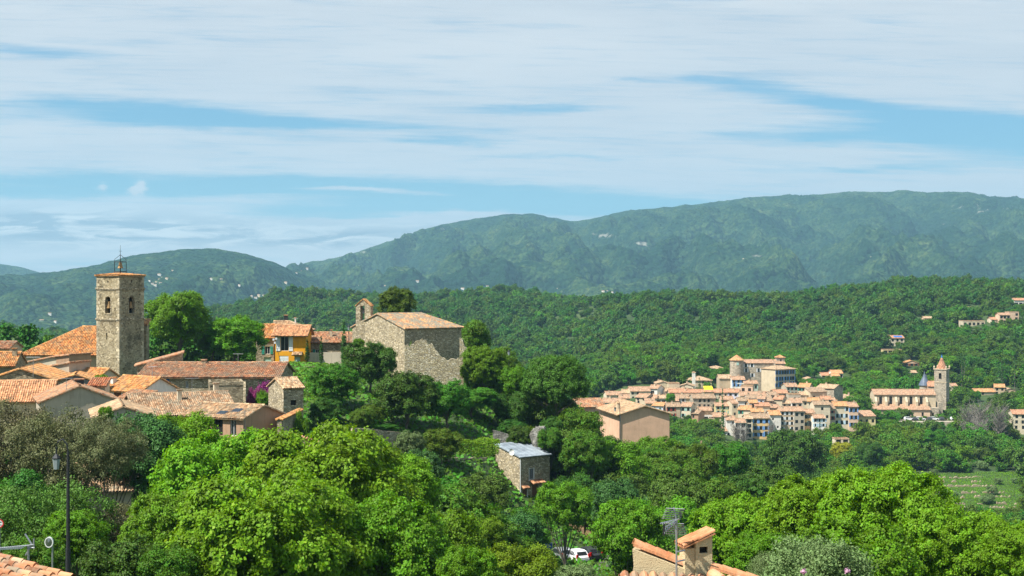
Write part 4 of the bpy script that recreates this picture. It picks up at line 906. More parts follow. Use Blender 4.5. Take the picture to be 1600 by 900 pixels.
# ---------------------------------------------------------------- clustered village on the right (550-650 m)
FR = {'o':F_org,'w':F_wea,'t':F_tan,'r':F_red,'b':F_brn}
GV = 'tiled houses of the clustered village'
def vh(px0, px1, ytop, ye, yb, d, th, D, roof, wall, rm, grid, label, **kw):
    """ytop: ridge row; pitch follows from it"""
    t = R(th); W = (px1-px0)*d/F/max(.5, math.cos(t)); run = (W/2 if roof == 'gv' else D/2 if roof in ('gu','hip','hipr','hipl','pyr') else W if roof == 'monol' else D)
    p = .30 if roof != 'mono' else .24
    return house(label, px0, px1, yb, ye, d, th, D, roof, kw.pop('pitch', p), wall, FR[rm], grid=grid, group=kw.pop('group', GV), found=7, oh=.45, reveal=.15, **kw)
w1 = (.95,1.35)
V = [ # px0 px1 ridge eave base dist turn depth roof wall tiles (cols,rows,w,h,kind,shutter,skip) label
(1124,1143,586,591,602,640,0,9,'gu','tan','t',None,'plain tan block house at the foot of the round castle tower'),
(1144,1164,589,593,604,635,0,8,'gu','white','w',(3,2,.9,1.2,'w','blue'),'white house with blue shutters right under the castle wall'),
(1163,1184,594,599,609,632,0,7,'gu','green','w',(3,1,1.0,1.5,'w','lgreen'),'pale green house left of the palm tree'),
(1100,1113,606,612,617,612,0,6,'gu','cream','r',None,'low house beside the yellow awning'),
(1113,1137,606,613,620,615,0,8,'gu','cream','r',(3,1,.8,1.0,'w',None,.3),'long low red roofed house right of the yellow awning'),
(1137,1154,604,613,620,612,-14,8,'gu','lav','r',(2,1,1.1,1.2,'w',None),'lavender walled house with a steep red roof'),
(1157,1176,603,604,613,618,-15,7,'flat','peach','t',(2,1,1.3,1.5,'hole',None),'flat topped peach house with a terrace below the castle'),
(1157,1203,610,618,623,606,0,9,'gu','cream','w',None,'long low tiled house in the upper middle of the cluster'),
(1203,1216,610,617,623,604,12,7,'gu','grey','b',(1,1,.9,1.1,'w',None),'small grey house with a brown roof in the upper middle'),
(1210,1231,607,614,621,612,0,8,'gu','sand','r',(2,1,.9,1.1,'w',None,.3),'house with a bright brick-red roof below the castle hip roof'),
(1229,1247,600,604,617,622,6,8,'gu','grey','w',(3,2,.9,1.2,'w','lgreen',.2),'grey balcony house at the upper right of the cluster'),
(1247,1264,600,605,619,620,-22,9,'gu','cream','o',(3,2,.9,1.2,'w','green',.1),'cream house with green shutters at the upper right of the cluster'),
(1266,1292,605,612,628,606,12,6,'mono','sand','b',(2,1,1.2,1.4,'w',None,.2),'sand coloured house with a brown lean roof near the dark tall block'),
(1275,1303,601,607,632,612,-38,9,'gu','stone','t',(2,3,.8,1.1,'w',None,.5),'tall brown stone block with a shaded right side'),
(1307,1340,613,622,630,628,0,9,'hip','white','t',(6,1,1.0,1.6,'w',None),'long white villa with a tan roof left of the church'),
(1262,1280,619,627,634,596,-10,8,'gu','cream','o',(2,1,.9,1.1,'w',None,.4),'cream house with a smooth orange roof in the right half'),
(1283,1298,620,624,631,600,-8,7,'gu','grey','r',(2,1,1.3,1.5,'hole',None),'grey house with a dark loggia and red roof'),
(1233,1251,616,617,626,604,0,7,'flat','grey','t',(3,1,.7,.9,'w',None,.3),'plain grey flat topped house in the right middle'),
(1222,1238,622,630,637,592,0,7,'gu','cream','t',(2,1,.9,1.2,'w',None,.2),'cream house with pale tan roof in the middle'),
(1237,1253,625,629,637,590,0,6,'mono','white','w',(2,1,1.4,1.4,'hole',None),'white house with a covered terrace in the middle'),
(1208,1222,618,624,636,592,-24,8,'gu','lime','r',(2,1,.9,1.1,'w',None,.3),'buff house with a red roof, gable turned right, in the middle'),
(1194,1208,617,626,638,590,0,7,'mono','stone','b',(2,2,.9,1.1,'w',None,.2),'brown roofed stone house in the very middle'),
(1184,1195,615,623,641,590,-10,7,'gu','blue','w',(1,2,.9,1.1,'w',None,.6),'tall narrow pale blue house in the middle'),
(1168,1187,616,622,640,594,4,7,'gu','white','b',(2,2,.9,1.1,'w',None,.4),'white walled house with a long brown roof in the middle'),
(1171,1184,624,629,638,582,0,6,'gu','grey','o',(1,1,1.3,1.5,'w','white'),'small grey house with bright orange roof and white window'),
(1153,1170,620,626,634,590,0,7,'gu','white','b',(2,1,.9,1.1,'w',None,.3),'brown roofed house left of the narrow pale blue house'),
(1127,1146,618,624,632,594,0,7,'gu','sand','w',(3,1,.8,1.0,'w',None,.3),'sand house behind the loggia house, left part'),
(1118,1144,628,634,646,582,0,7,'gu','yel','w',(3,2,.9,1.2,'w','lgreen',.1),'pale yellow house with a wide red loggia under its roof'),
(1083,1118,615,622,645,585,4,9,'gu','stone','b',(5,3,.9,1.2,'w',None,.25),'long old stone row house on the left with scattered windows'),
(1057,1084,616,622,634,592,0,9,'gu','cream','b',(4,2,.9,1.2,'w','white',.1),'long cream row house left of the old stone row'),
(1144,1153,625,630,651,578,10,8,'gu','lime','w',(1,2,.9,1.1,'w',None,.2),'narrow buff house beside the orange roofed one'),
(1153,1172,632,640,648,574,-18,8,'gu','cream','o',(2,1,1.0,1.3,'w','green',.2),'house with a large orange roof in the lower middle'),
(1174,1193,638,643,650,572,0,7,'gu','sand','o',(2,1,.9,1.1,'w',None,.3),'orange roofed sand house in the lower middle'),
(1093,1114,646,648,658,572,0,6,'flat','white','t',(3,1,1.6,1.4,'hole',None),'white terrace house with open balconies, lower left'),
(1114,1135,644,651,668,568,-10,8,'gu','cream','w',(2,2,.9,1.3,'w',None,.3),'cream house with weathered red roof, lower left'),
(1135,1149,651,656,682,558,0,8,'gu','white','w',(2,3,.8,1.1,'w','white',.45),'tall white house at the lower left end of the front row'),
(1149,1165,654,660,688,556,0,8,'gu','white','w',(2,3,1.5,1.5,'hole',None,.15),'white house with three dark stacked balconies in the front row'),
(1165,1176,649,654,683,560,0,8,'gu','cream','t',(1,4,1.6,1.5,'w',None),'narrow cream house with arched ground floor in the front row'),
(1176,1202,644,653,683,562,-3,9,'gu','ochre','b',(3,3,1.1,1.5,'w','blue',.05),'ochre house with blue shutters in the front row'),
(1203,1220,640,648,672,568,0,9,'gu','white','o',(2,2,.7,.9,'w',None,.5),'plain white house with an orange roof in the front row'),
(1219,1241,637,642,672,570,0,9,'gu','tan','w',(3,4,.9,1.2,'w','white',.2),'beige four storey house in the front row'),
(1241,1257,637,642,674,569,2,9,'gu','grey','w',(2,3,1.2,1.3,'w',None,.15),'grey beige house with small balconies right of the beige one'),
(1257,1273,639,645,667,572,0,8,'gu','ochre','w',(3,2,.9,1.5,'w','lgreen',.1),'ochre stained house at the right of the front row'),
(1272,1289,648,653,667,566,0,7,'gu','white','w',(3,2,1.2,1.2,'w','pale',.0),'white house with pale blue balcony rails in the front row'),
(1272,1297,628,632,656,576,0,8,'gu','cream','b',(3,2,1.0,1.2,'w',None,.35),'broad cream house above the balcony house'),
(1297,1305,636,638,658,578,0,7,'mono','lime','b',(1,2,.9,1.1,'w','red',.1),'narrow buff house with a red awning spot'),
(1304,1327,629,634,664,580,0,9,'gu','cream','o',(3,3,1.0,1.6,'w','pale',.1),'tall cream house with pale blue shutters, left of a pair by the church'),
(1327,1341,629,635,668,579,0,9,'gu','peach','w',(2,3,1.0,1.6,'w','blue',.0),'tall peach house with blue shutters, right of a pair by the church'),
(1341,1368,646,650,664,584,4,7,'mono','yel','w',(3,1,1.1,1.3,'w',None,.2),'low yellow house against the church front'),
# left wing
(940,968,621,629,641,566,-12,9,'gu','white','w',(4,1,.9,1.1,'w',None,.2),'white house with pink tiled roof at the far left of the village'),
(968,984,618,622,630,580,0,8,'gu','sand','w',(2,1,.9,1.1,'w',None,.3),'sand house in the left wing behind the pink gable'),
(985,1016,603,611,624,600,3,10,'gu','cream','w',(4,2,.9,1.1,'w',None,.2),'long cream house with a wide weathered roof in the left wing'),
(1013,1027,600,607,618,604,-26,8,'gu','white','w',(1,1,1.6,1.4,'w',None),'white house with a grey right gable in the left wing'),
(1026,1046,595,599,612,622,0,10,'gv','lime','t',(2,1,.8,1.0,'w',None,.5),'pale gabled house with bleached roof in the left wing'),
(1045,1062,595,600,615,616,0,7,'flat','sand','t',(2,1,.8,1.0,'w',None,.3),'sand coloured flat house between two gabled ones'),
(1062,1083,597,603,613,622,-12,9,'gv','cream','t',(2,1,.9,1.2,'w','brown'),'cream gabled house with two brown shuttered windows'),
(1076,1112,588,594,600,650,0,10,'hip','sand','t',(4,1,.9,1.1,'w',None,.3),'low tan roofed house with a small white turret on the left height'),
(993,1010,615,621,632,580,-30,8,'gu','sand','w',(2,2,.9,1.1,'w',None,.1),'sand house with a dark right side wall in the left wing'),
(1012,1026,616,622,633,582,-10,7,'gu','lime','w',(1,1,.9,1.1,'w',None),'small buff house left of the white narrow one'),
(1026,1041,616,622,632,584,0,7,'gu','white','t',(2,1,1.5,1.3,'w',None),'small white house with wide windows left of the round tree'),
(1019,1036,627,634,642,566,-25,7,'gu','lav','o',(2,1,.6,.8,'w','lgreen'),'lavender house with a vivid orange roof'),
(1009,1024,627,630,642,570,0,6,'mono','sand','w',(2,1,.9,1.1,'w',None),'sand house left of the vivid orange roof'),
(1042,1063,630,635,661,562,0,8,'gu','tan','b',(3,3,.9,1.4,'w','red',.2),'tall tan house below the old stone row'),
(1063,1079,629,635,662,561,-20,8,'gu','cream','w',(2,3,1.0,1.3,'w','lgreen',.1),'cream house with turquoise door and yellow awning'),
(1075,1091,640,646,655,560,-28,7,'gu','brown','b',(1,1,.8,1.0,'w',None),'small brown walled house below the old stone row'),
(1046,1098,608,613,619,600,0,7,'gu','lime','r',(4,1,.9,.9,'w',None,.4),'long low red roofed house behind the stone row'),
(1180,1203,629,634,640,580,0,7,'gu','cream','r',(3,1,.8,.9,'w',None,.3),'red roofed cream house behind the white and orange ones'),
(1253,1264,622,626,634,598,0,7,'gu','cream','b',(1,1,.9,1.1,'w',None),'small brown roofed cream house in the right half'),
(1298,1306,622,626,634,604,0,7,'gu','sand','w',None,'small sand house beside the red roofed loggia'),
(1251,1266,612,617,626,608,0,7,'gu','lime','t',(2,1,.8,1.0,'w',None,.3),'tan roofed buff house below the green shuttered one'),
(948,972,612,617,628,596,6,8,'gu','cream','w',(3,1,.9,1.1,'w',None,.3),'cream house with pinkish roof high in the left wing'),
(971,988,609,614,625,602,-8,8,'gu','sand','t',(2,1,.9,1.1,'w',None,.3),'sand house at the top of the left wing'),
(998,1014,622,627,638,588,0,7,'gu','lime','r',(2,1,.9,1.1,'w',None,.2),'buff house with brick-red roof in the left wing'),
(1040,1060,620,626,640,586,-6,8,'gu','tan','w',(2,2,.9,1.1,'w',None,.3),'tan house beside the compact green tree'),
(1060,1076,606,611,620,606,4,7,'gu','cream','w',(2,1,.9,1.1,'w',None,.3),'cream house behind the long low red roof'),
(1040,1058,606,611,622,608,0,7,'gu','peach','t',(2,1,.9,1.1,'w',None,.3),'peach house above the compact green tree'),
(1092,1112,636,641,652,576,0,7,'gu','sand','w',(3,1,.9,1.1,'w',None,.2),'sand house above the white terrace house'),
(1098,1118,655,660,674,563,4,8,'gu','lime','b',(3,1,.9,1.2,'w',None,.2),'buff house at the lower left edge of the cluster'),
(1083,1100,660,665,676,558,-8,7,'gu','cream','t',(2,1,.9,1.2,'w',None,.2),'cream house lowest on the left of the cluster'),
(1116,1136,668,673,684,556,0,7,'gu','white','w',(3,1,.9,1.2,'w',None,.2),'low white house under the weathered red roof'),
(1204,1219,632,637,644,586,6,7,'gu','beige','w',(1,1,.9,1.1,'w',None),'beige house behind the plain white one'),
]
for i, r in enumerate(V):
    px0, px1, yt, ye, yb, d, th, D, roof, wall, rm, grid, lab = r
    hh = vh(px0, px1, yt, ye, yb+1, d, th, D, roof, wall, rm, grid, lab, seed=i, origin='R' if th < -5 else 'L', chim=() if roof == 'flat' or i % 3 == 0 else ((.2+.6*((i*37) % 10)/10, .3+.4*((i*13) % 5)/5, .9, .3),))
OUT = [
(1108,1133,571,576,580,730,0,10,'hip','sand','t',(3,1,1.0,1.2,'w',None,.2),'low villa on the height left of the castle'),
(1284,1300,585,588,590,760,0,8,'gu','cream','r',(2,1,1.0,1.2,'w',None),'low red roofed annex of the white hillside villa'),
(1300,1317,580,583,591,765,0,9,'gu','white','o',(3,1,1.4,1.6,'hole',None),'white hillside villa with an orange roof'),
(1254,1280,588,594,598,700,0,9,'gv','peach','t',(2,1,1.2,1.4,'hole',None),'sprawling tan roofed house right of the castle'),
(1413,1436,563,567,573,800,-8,10,'gv','peach','o',(3,1,1.4,1.8,'w','brown'),'orange gabled villa above the slate turret'),
(1391,1413,524,528,541,870,0,9,'gu','cream','r',(3,2,1.3,1.6,'w',None,.0),'two storey villa with dark solar panels on its roof'),
(1505,1539,499,502,509,930,0,9,'flat','lime','t',(5,1,1.6,1.8,'hole',None,.2),'long grey terrace-roofed villa on the upper right slope'),
(1549,1562,496,499,505,960,0,8,'gu','cream','r',(2,1,1.6,1.6,'w',None),'low left wing of the pink hillside villa'),
(1562,1578,490,492,505,965,0,8,'gu','peach','w',(3,2,1.6,1.6,'w',None,.1),'middle wing of the pink hillside villa'),
(1577,1592,487,488,500,975,0,8,'flat','peach','t',(2,2,1.6,1.6,'w',None,.3),'upper right block of the pink hillside villa'),
(1585,1612,466,469,480,1040,0,9,'gu','white','r',(4,1,2.4,2.2,'w',None),'white modern villa on the hill crest at the right edge'),
(1507,1520,479,480,486,1010,0,7,'flat','white','t',(2,1,1.6,1.8,'hole',None),'tiny white cube house high on the wooded slope'),
(1444,1457,493,497,500,1000,0,7,'gu','peach','t',None,'pale pink roof peeping from the wooded slope'),
(1465,1473,513,515,521,930,0,6,'gu','cream','o',(1,1,1.2,1.4,'w',None),'tiny cream hut between cypresses on the slope'),
(1524,1555,606,612,617,700,0,8,'gu','sand','o',(4,1,1.0,1.2,'w',None,.3),'long low orange roofed house right of the church'),
(1554,1570,601,605,618,702,-15,8,'gu','tan','o',(2,2,1.0,1.2,'w',None,.3),'square tan house right of the church'),
(1571,1586,606,609,616,715,0,8,'gv','peach','t',(2,1,1.0,1.2,'w',None),'small peach house furthest right beyond the church'),
(1583,1625,641,647,671,585,-6,9,'gu','cream','r',(4,3,1.1,1.4,'w',None,.25),'pale stone house cut by the right edge'),
(1380,1409,545,547,553,862,0,5,'flat','yel','t',(4,1,2.2,2.0,'hole',None),'pale arcaded terrace wall below the solar panel villa'),
(1300,1312,584,587,593,748,0,6,'gu','cream','o',None,'low cream outbuilding below the white hillside villa'),
(1487,1496,600,603,612,660,0,7,'gu','cream','w',(1,1,1.0,1.3,'w',None),'cream house half hidden right of the church tower'),
(1305,1327,686,687,695,520,0,5,'flat','cream','t',(2,1,1.8,2.2,'hole',None),'pale garden pavilion wall with arches among the trees'),
(958,968,588,590,594,760,0,7,'flat','white','t',None,'tiny white farm building on the slope left of the village'),
(1423,1433,581,582,587,740,0,6,'gu','white','t',None,'small white shed above the slate turret'),
]
for i, r in enumerate(OUT):
    px0, px1, yt, ye, yb, d, th, D, roof, wall, rm, grid, lab = r
    qm = (px0+px1)/2; d = min([k*4. for k in range(145, 262)], key=lambda k: abs(Gf(X(qm, k), k)-Z(yb, k))*8+abs(k-d)*.02) if d > 600 else d
    hh = vh(px0, px1, yt, ye, yb+1, d, th, D, roof, wall, rm, grid, lab, seed=100+i, origin='R' if th < -5 else 'L', group='villas scattered on the wooded slopes', name='hillside_villa')
    if 'tiny' not in lab: KEEP.append((px0-1, px1+1, yt-1, yb-1.5, d))
    if 'dark solar' in lab:
        L, H = hh['L'], hh['H']
        for k in range(3): m = MB(); m.box(0,0,0,1.5,2.6,.08); o = add('solar_panel', m.mesh('solar_panel', SH['dblue']), hh, (L*.3+k*1.7, .7, H+.36)); o.rotation_euler = (math.atan(.3), 0, 0)
# awning
m = MB(); 
for sx in (0, 3.2): m.tube([(sx,0,-3),(sx,0,.6)], .05, 5)
m.face([(-.1,-.8,.2),(3.4,-.8,.2),(3.4,2.4,1.3),(-.1,2.4,1.3)]); m.face([(-.1,-.8,.14),(3.4,-.8,.14),(3.4,2.4,1.24),(-.1,2.4,1.24)][::-1])
add('awning', m.mesh('awning', flatm('yellow_cloth', (.72,.60,.02))), None, (X(1100.5,604), 604, Z(609.5,604)), 0, 'bright yellow awning among the roofs on the left', 'awning').scale = (1.08,1.2,1.2)
# castle
def castle():
    d = 650; x = X(1151, d); r = 10.2/F*d*1.02; zb = Z(592, d); root = add('castle', None, None, (x, d, zb), 0, 'old stone castle with a round tower crowning the village', 'castle')
    FOOT.append((x, d, 5)); FOOT.append((x+8, d+4, 8)); FOOT.append((x+18, d+4, 8))
    ze, za = Z(562.5, d)-zb, Z(554, d)-zb; m = MB(); m.lathe((0,0,0), [(r*1.04,-8),(r*1.02,3),(r,ze)], 28); add('round_tower', m.mesh('round_tower', M_far_stone, True), root)
    tw = bpy.data.objects[root.children[0].name]; m = MB(); m.lathe((0,0,0), [(r+.25,ze-.3),(r+.25,ze)], 28); add('cornice', m.mesh('cornice', W_['sand']), tw)
    m = MB(); n = 28
    for k in range(n):
        a, b_ = 2*math.pi*k/n, 2*math.pi*(k+1)/n; q = r+.5; m.face([(q*math.cos(a),q*math.sin(a),ze),(q*math.cos(b_),q*math.sin(b_),ze),(0,0,za)], 0, [(a*r,0),(b_*r,0),((a+b_)/2*r,r)])
    add('tower_roof', m.mesh('tower_roof', F_org), tw)
    m = MB(); m.box(-.5,-r-.08,ze-2.2,.5,-r+.3,ze-1.0); add('window', m.mesh('window', SH['lgreen']), tw)
    def blk(nm, px0, px1, ye, dd, th, D, roof, grid, pitch=.26, opsL=(), rm=F_wea, yb=590, wall='stone', extra=()):
        k = house('x', px0, px1, yb, ye, dd, th, D, roof, pitch, wall, rm, grid=grid, found=9, oh=.4, reveal=.15, name=nm, cat=None, seed=5, ops=extra, opsR=opsL)
        for c in list(k.children):
            w_ = k.matrix_basis @ c.matrix_basis; c.parent = None
            if c.name.startswith(('wall', 'roof')): c.parent = root; c.matrix_basis = root.matrix_basis.inverted() @ w_
            else: c.parent = root; c.matrix_basis = root.matrix_basis.inverted() @ w_
        bpy.data.objects.remove(k)
    blk('x1', 1161, 1209, 567, 650, 0, 10, 'gu', (5,3,1.0,1.7,'w','white',.30))
    blk('x2', 1212, 1227, 568, 655, 0, 6, 'mono', None)
    blk('x3', 1213.5, 1226, 558, 658, 0, 3.8, 'pyr', (1,3,.8,1.2,'w',None), .5, rm=F_org)
    # hip roofed block: lit left face and long shaded right face
    dd = 640; x0 = X(1212, dd); L = 41/F*dd*.86; th = 32
    blk('x4', 1212, 1242, 577, dd, 32, 9.5, 'hip', (7,3,1.0,1.8,'w','blue',.05), .28, opsL=(), rm=F_tan, yb=607, wall='sand')
    return root
castle()
cs = bpy.data.objects['castle']
# left lit face windows of the hip block come from its own side wall
def church():
    d = 618; base = 656; zb = Z(base, d); th = -4.5
    root = house('long pale church with a high nave and buttressed aisle', 1366, 1462, base, 616, d+7, th, 11, 'gu', .34, 'sand', F_wea, found=8, oh=.5, name='church', cat='church', reveal=.3,
         ops=[], chim=())
    L, H, D = root['L'], root['H'], root['D']
    m = MB(); AH = Z(638, d)-Z(base, d)+.2; AW = 6.0
    ops = [(L*(.12+.165*i), AH*.42, .95, 1.7, 0, 'w') for i in range(1, 6)]
    wall_face(m, (-1,-AW,0), (1,0,0), (0,-1,0), L*.90, -8, AH, ops, .3); wall_face(m, (L*.90-1,-AW,0), (0,1,0), (1,0,0), AW, -8, AH, [], .3); wall_face(m, (-1,0,0), (0,-1,0), (-1,0,0), AW, -8, AH, [], .3)
    z2 = AH+1.75; m.face([(-1,0,AH),(-1,-AW,AH),(-1,0,z2)]); m.face([(L*.90-1,-AW,AH),(L*.90-1,0,AH),(L*.90-1,0,z2)])
    ai = add('aisle', m.mesh('aisle', W_['peach']), root); put_windows(ai, (-1,-AW,0), (1,0,0), (0,-1,0), 0, ops, False, .3)
    m = MB(); slab(m, (-1.4,-AW-.5,AH-.1),(L*.90-.6,-AW-.5,AH-.1),(L*.90-.6,-.02,z2),(-1.4,-.02,z2)); add('aisle_roof', m.mesh('aisle_roof', F_wea), root)
    bt = None
    for i in range(6):
        u = L*(.02+.165*i); m = MB(); m.prism([(-2.3,z2-1.2),(-2.3,H-3.0),(0,H-1.0),(0,z2-1.2)], u-.45, u+.45)
        m2 = MB(); m2.v = [(y, x, z) for x, y, z in m.v]; m2.f = m.f; m2.mi = m.mi; m2.uv = m.uv
        me = m2.mesh('buttress', W_['sand']); add('buttress', me, root)
    for i in range(5):
        u = L*(.02+.165*(i+.5)); m = MB(); m.box(u-.6,-.06,H-4.6,u+.6,.02,H-.9); add('window', m.mesh('window', M_dark), root)
    # apse block at the right end
    m = MB(); a = Z(base,d); m.box(L-3.4,-4.4,-8,L+.6,-.05,H-5.5); m.box(L+.6,-3,-8,L+2.4,-.3,H-3.4); add('apse', m.mesh('apse', M_far_stone), root)
    # bell tower
    s = 15.6/F*640/math.cos(R(32)); tx, td = X(1478.3, 632), 632; Mi = root.matrix_basis.inverted(); ht = Z(577.8, td)-Z(base, td); zz = Z(base, td)
    m = MB(); za = Z(592.5,td)-zz; hh = 7.0/F*td*1.35
    for O, U, N, l in (((0,0,0),(1,0,0),(0,-1,0),s), ((s,0,0),(0,1,0),(1,0,0),s), ((s,s,0),(-1,0,0),(0,1,0),s), ((0,s,0),(0,-1,0),(-1,0,0),s)): wall_face(m, O, U, N, l, -8, ht, [(l/2, za, 1.25, hh, 1)], .5)
    tr = -32; ox = Vector((tx-s*math.cos(R(tr)), td-s*math.sin(R(tr)), zz))
    tw = add('bell_tower', m.mesh('bell_tower', M_far_stone), root, Mi @ ox, R(tr-th))
    m = MB(); m.box(.5,.5,za-2,s-.5,s-.5,ht-.5); add('belfry_shade_fill', m.mesh('belfry_shade_fill', M_dark), tw)  # dark filling box: the unlit belfry interior put into its colour
    for z, e in ((ht, .3), (za-1.6, .15)): m = MB(); m.box(-e,-e,z,s+e,s+e,z+.3); add('cornice', m.mesh('cornice', W_['sand']), tw)
    za2 = Z(556.5, td)-zz; m = MB(); c = s/2; q = s*.46
    for k in range(8):
        a, b_ = math.pi/8+k*math.pi/4, math.pi/8+(k+1)*math.pi/4; m.face([(c+q*math.cos(a), c+q*math.sin(a), ht+.3),(c+q*math.cos(b_), c+q*math.sin(b_), ht+.3),(c,c,za2)], 0, [(0,0),(2,0),(1,6)])
    add('spire', m.mesh('spire', F_red), tw); m = MB(); m.lathe((c,c,za2-.9), [(.35,-.1),(.42,.3),(.2,.8),(.03,1.6)], 8); add('finial', m.mesh('finial', SH['dblue'], True), tw)
    for (a, b_) in ((0,0),(s,0),(s,s),(0,s)): m = MB(); m.lathe((a,b_,ht+.3), [(.30,0),(.30,.7),(.42,.8),(.05,1.5)], 8); add('pinnacle', m.mesh('pinnacle', W_['sand']), tw)
    return root
church()
m = MB(); m.lathe((0,0,0), [(2.2,-10),(2.2,0)], 20); t_ = add('slate_turret', None, None, (X(1444.3,660), 660, Z(602,660)), 0, 'twin pointed blue slate turret roofs left of the church tower', 'turret')
add('wall', m.mesh('wall', W_['grey']), t_); m = MB(); m.lathe((0,0,0), [(2.7,0),(2.0,1.6),(.9,3.6),(.3,5.2),(.04,6.8)], 20); add('roof', m.mesh('roof', M_slate, True), t_)
m = MB(); m.lathe((1.5,2.6,.6), [(1.3,0),(.6,2.2),(.04,4.6)], 16); add('roof', m.mesh('roof', M_slate, True), t_)
vh(1450,1463,594,603,612,655,-10,8,'gu','peach','r',None,'house with a steep pink roof between turret and church tower', pitch=.5)
# small turret on the left height
house('slim white turret with a pointed cap on the left height', 1082, 1086.5, 597, 582, 645, 0, 1.6, 'pyr', .6, 'white', F_tan, found=5, name='turret', cat='turret', oh=.15)
# terraces of the olive grove
for i, (q0, q1, y_, dd) in enumerate([(1424,1548,733,484),(1422,1542,741,478),(1436,1556,750,470),(1450,1572,759,462),(1462,1580,769,454),(1478,1592,778,446),(1495,1598,784,441)]):
    x0, x1 = X(q0, dd), X(q1, dd); m = MB(); n = 46; rr = random.Random(i); zz = Gf((x0+x1)/2, dd); hgt = .9
    P = [(x0+(x1-x0)*k/n-x0, (rr.uniform(.35,1.0)*hgt*(0.35 if rr.random() < .25 else 1) if vn(np.array([k*.23+i*7.]), np.array([i*3.3]))[0] > .36 else -.6)) for k in range(n+1)]
    m.prism([(0,-1.5),(x1-x0,-1.5)]+P[::-1], 0, .8)
    add('terrace_wall', m.mesh('terrace_wall', M_stone), None, (x0, dd, zz), R([3,-2,1,-3,2,-2,1][i]), 'dry stone terrace wall of the olive grove, %s' % ['topmost of seven','second from the top','third from the top','middle one','third from the bottom','second from the bottom','lowest of seven'][i], 'terrace wall', 'terrace walls of the olive grove')
ro_ = random.Random(14)
KEEP += [(1416,1585,728,790,440), (935,1050,600,640,640),(1050,1130,600,650,640),(1130,1225,600,687,640),(1225,1300,604,668,600),(1300,1368,608,664,600), (1118,1250,552,610,620), (1362,1486,556,652,600), (1440,1450,584,602,640), (1130,1222,640,686,552), (1583,1600,641,668,583), (966,1048,630,690,270), (943,968,645,672,270), (903,946,634,652,285), (1306,1326,686,694,518)]
# tiny far houses on the mountain foot
def far_label(q, y):
    n_, a, b_ = min([('the bell tower',187,440),('the tall leafy tree',276,460),('the orange house',452,500),('the chapel',640,480),('the stone hall roof',90,520),('the saddle between hill and mountain',456,420),('the limestone patches',1180,400),('the middle of the far valley',945,455)], key=lambda l: abs(l[1]-q)+abs(l[2]-y))
    return f"tiny {'white' if q < 300 else 'pale' if q < 560 else 'lone white'} far house {'left' if q < a else 'right'} of {n_}{', upslope' if y < 436 else ', lower down' if y > 458 else ''}"

rf = random.Random(31); fm = {}
for k, c in enumerate(('white','white','cream')):
    m = MB(); m.box(0,0,-8,14,9,5); m.face([(-.5,-.5,4.9),(14.5,-.5,4.9),(14.5,4.5,7),(-.5,4.5,7)], 1); m.face([(14.5,9.5,4.9),(-.5,9.5,4.9),(-.5,4.5,7),(14.5,4.5,7)], 1); fm[k] = m.mesh('far_house', [W_[c], F_wea])
FH = [(232,439),(236,444),(242,441),(247,437),(252,434),(258,436),(240,446),(249,443),(268,423),(246,430),(328,436),(344,437),(372,446),(75,491),(62,502),(84,503),(36,511),(470,424),(478,420),(462,427),(444,442),(486,452),(494,450),(498,453),(490,455),(372,476),(378,474),(391,463),(397,466),(402,462),(388,470),(530,452),(600,447),(650,440),(720,452),(738,455),(760,448),(940,456),(948,455),(955,457),(700,455),(870,452),(420,465),(410,462),(560,447),(1160,405),(1360,402)]
dg = bpy.context.evaluated_depsgraph_get()
from mathutils.bvhtree import BVHTree
bv = [BVHTree.FromObject(bpy.data.objects[n_], dg) for n_ in ('hill', 'mountain')]
for i, (a, b_) in enumerate(FH):
    dr = Vector((X(a,1), 1, Z(b_,1))).normalized(); best = None
    for t_ in bv:
        hit = t_.ray_cast(Vector((0,0,0)), dr)
        if hit[0] is not None and (best is None or hit[3] < best[1]): best = (hit[0], hit[3])
    if best is None: continue
    s = rf.uniform(.32,.62); o = add('far_house', fm[i % 3], None, best[0], rf.uniform(-.5,.5), far_label(a, b_), 'house', 'tiny pale houses on the far slopes'); o.scale = (s,s,s)
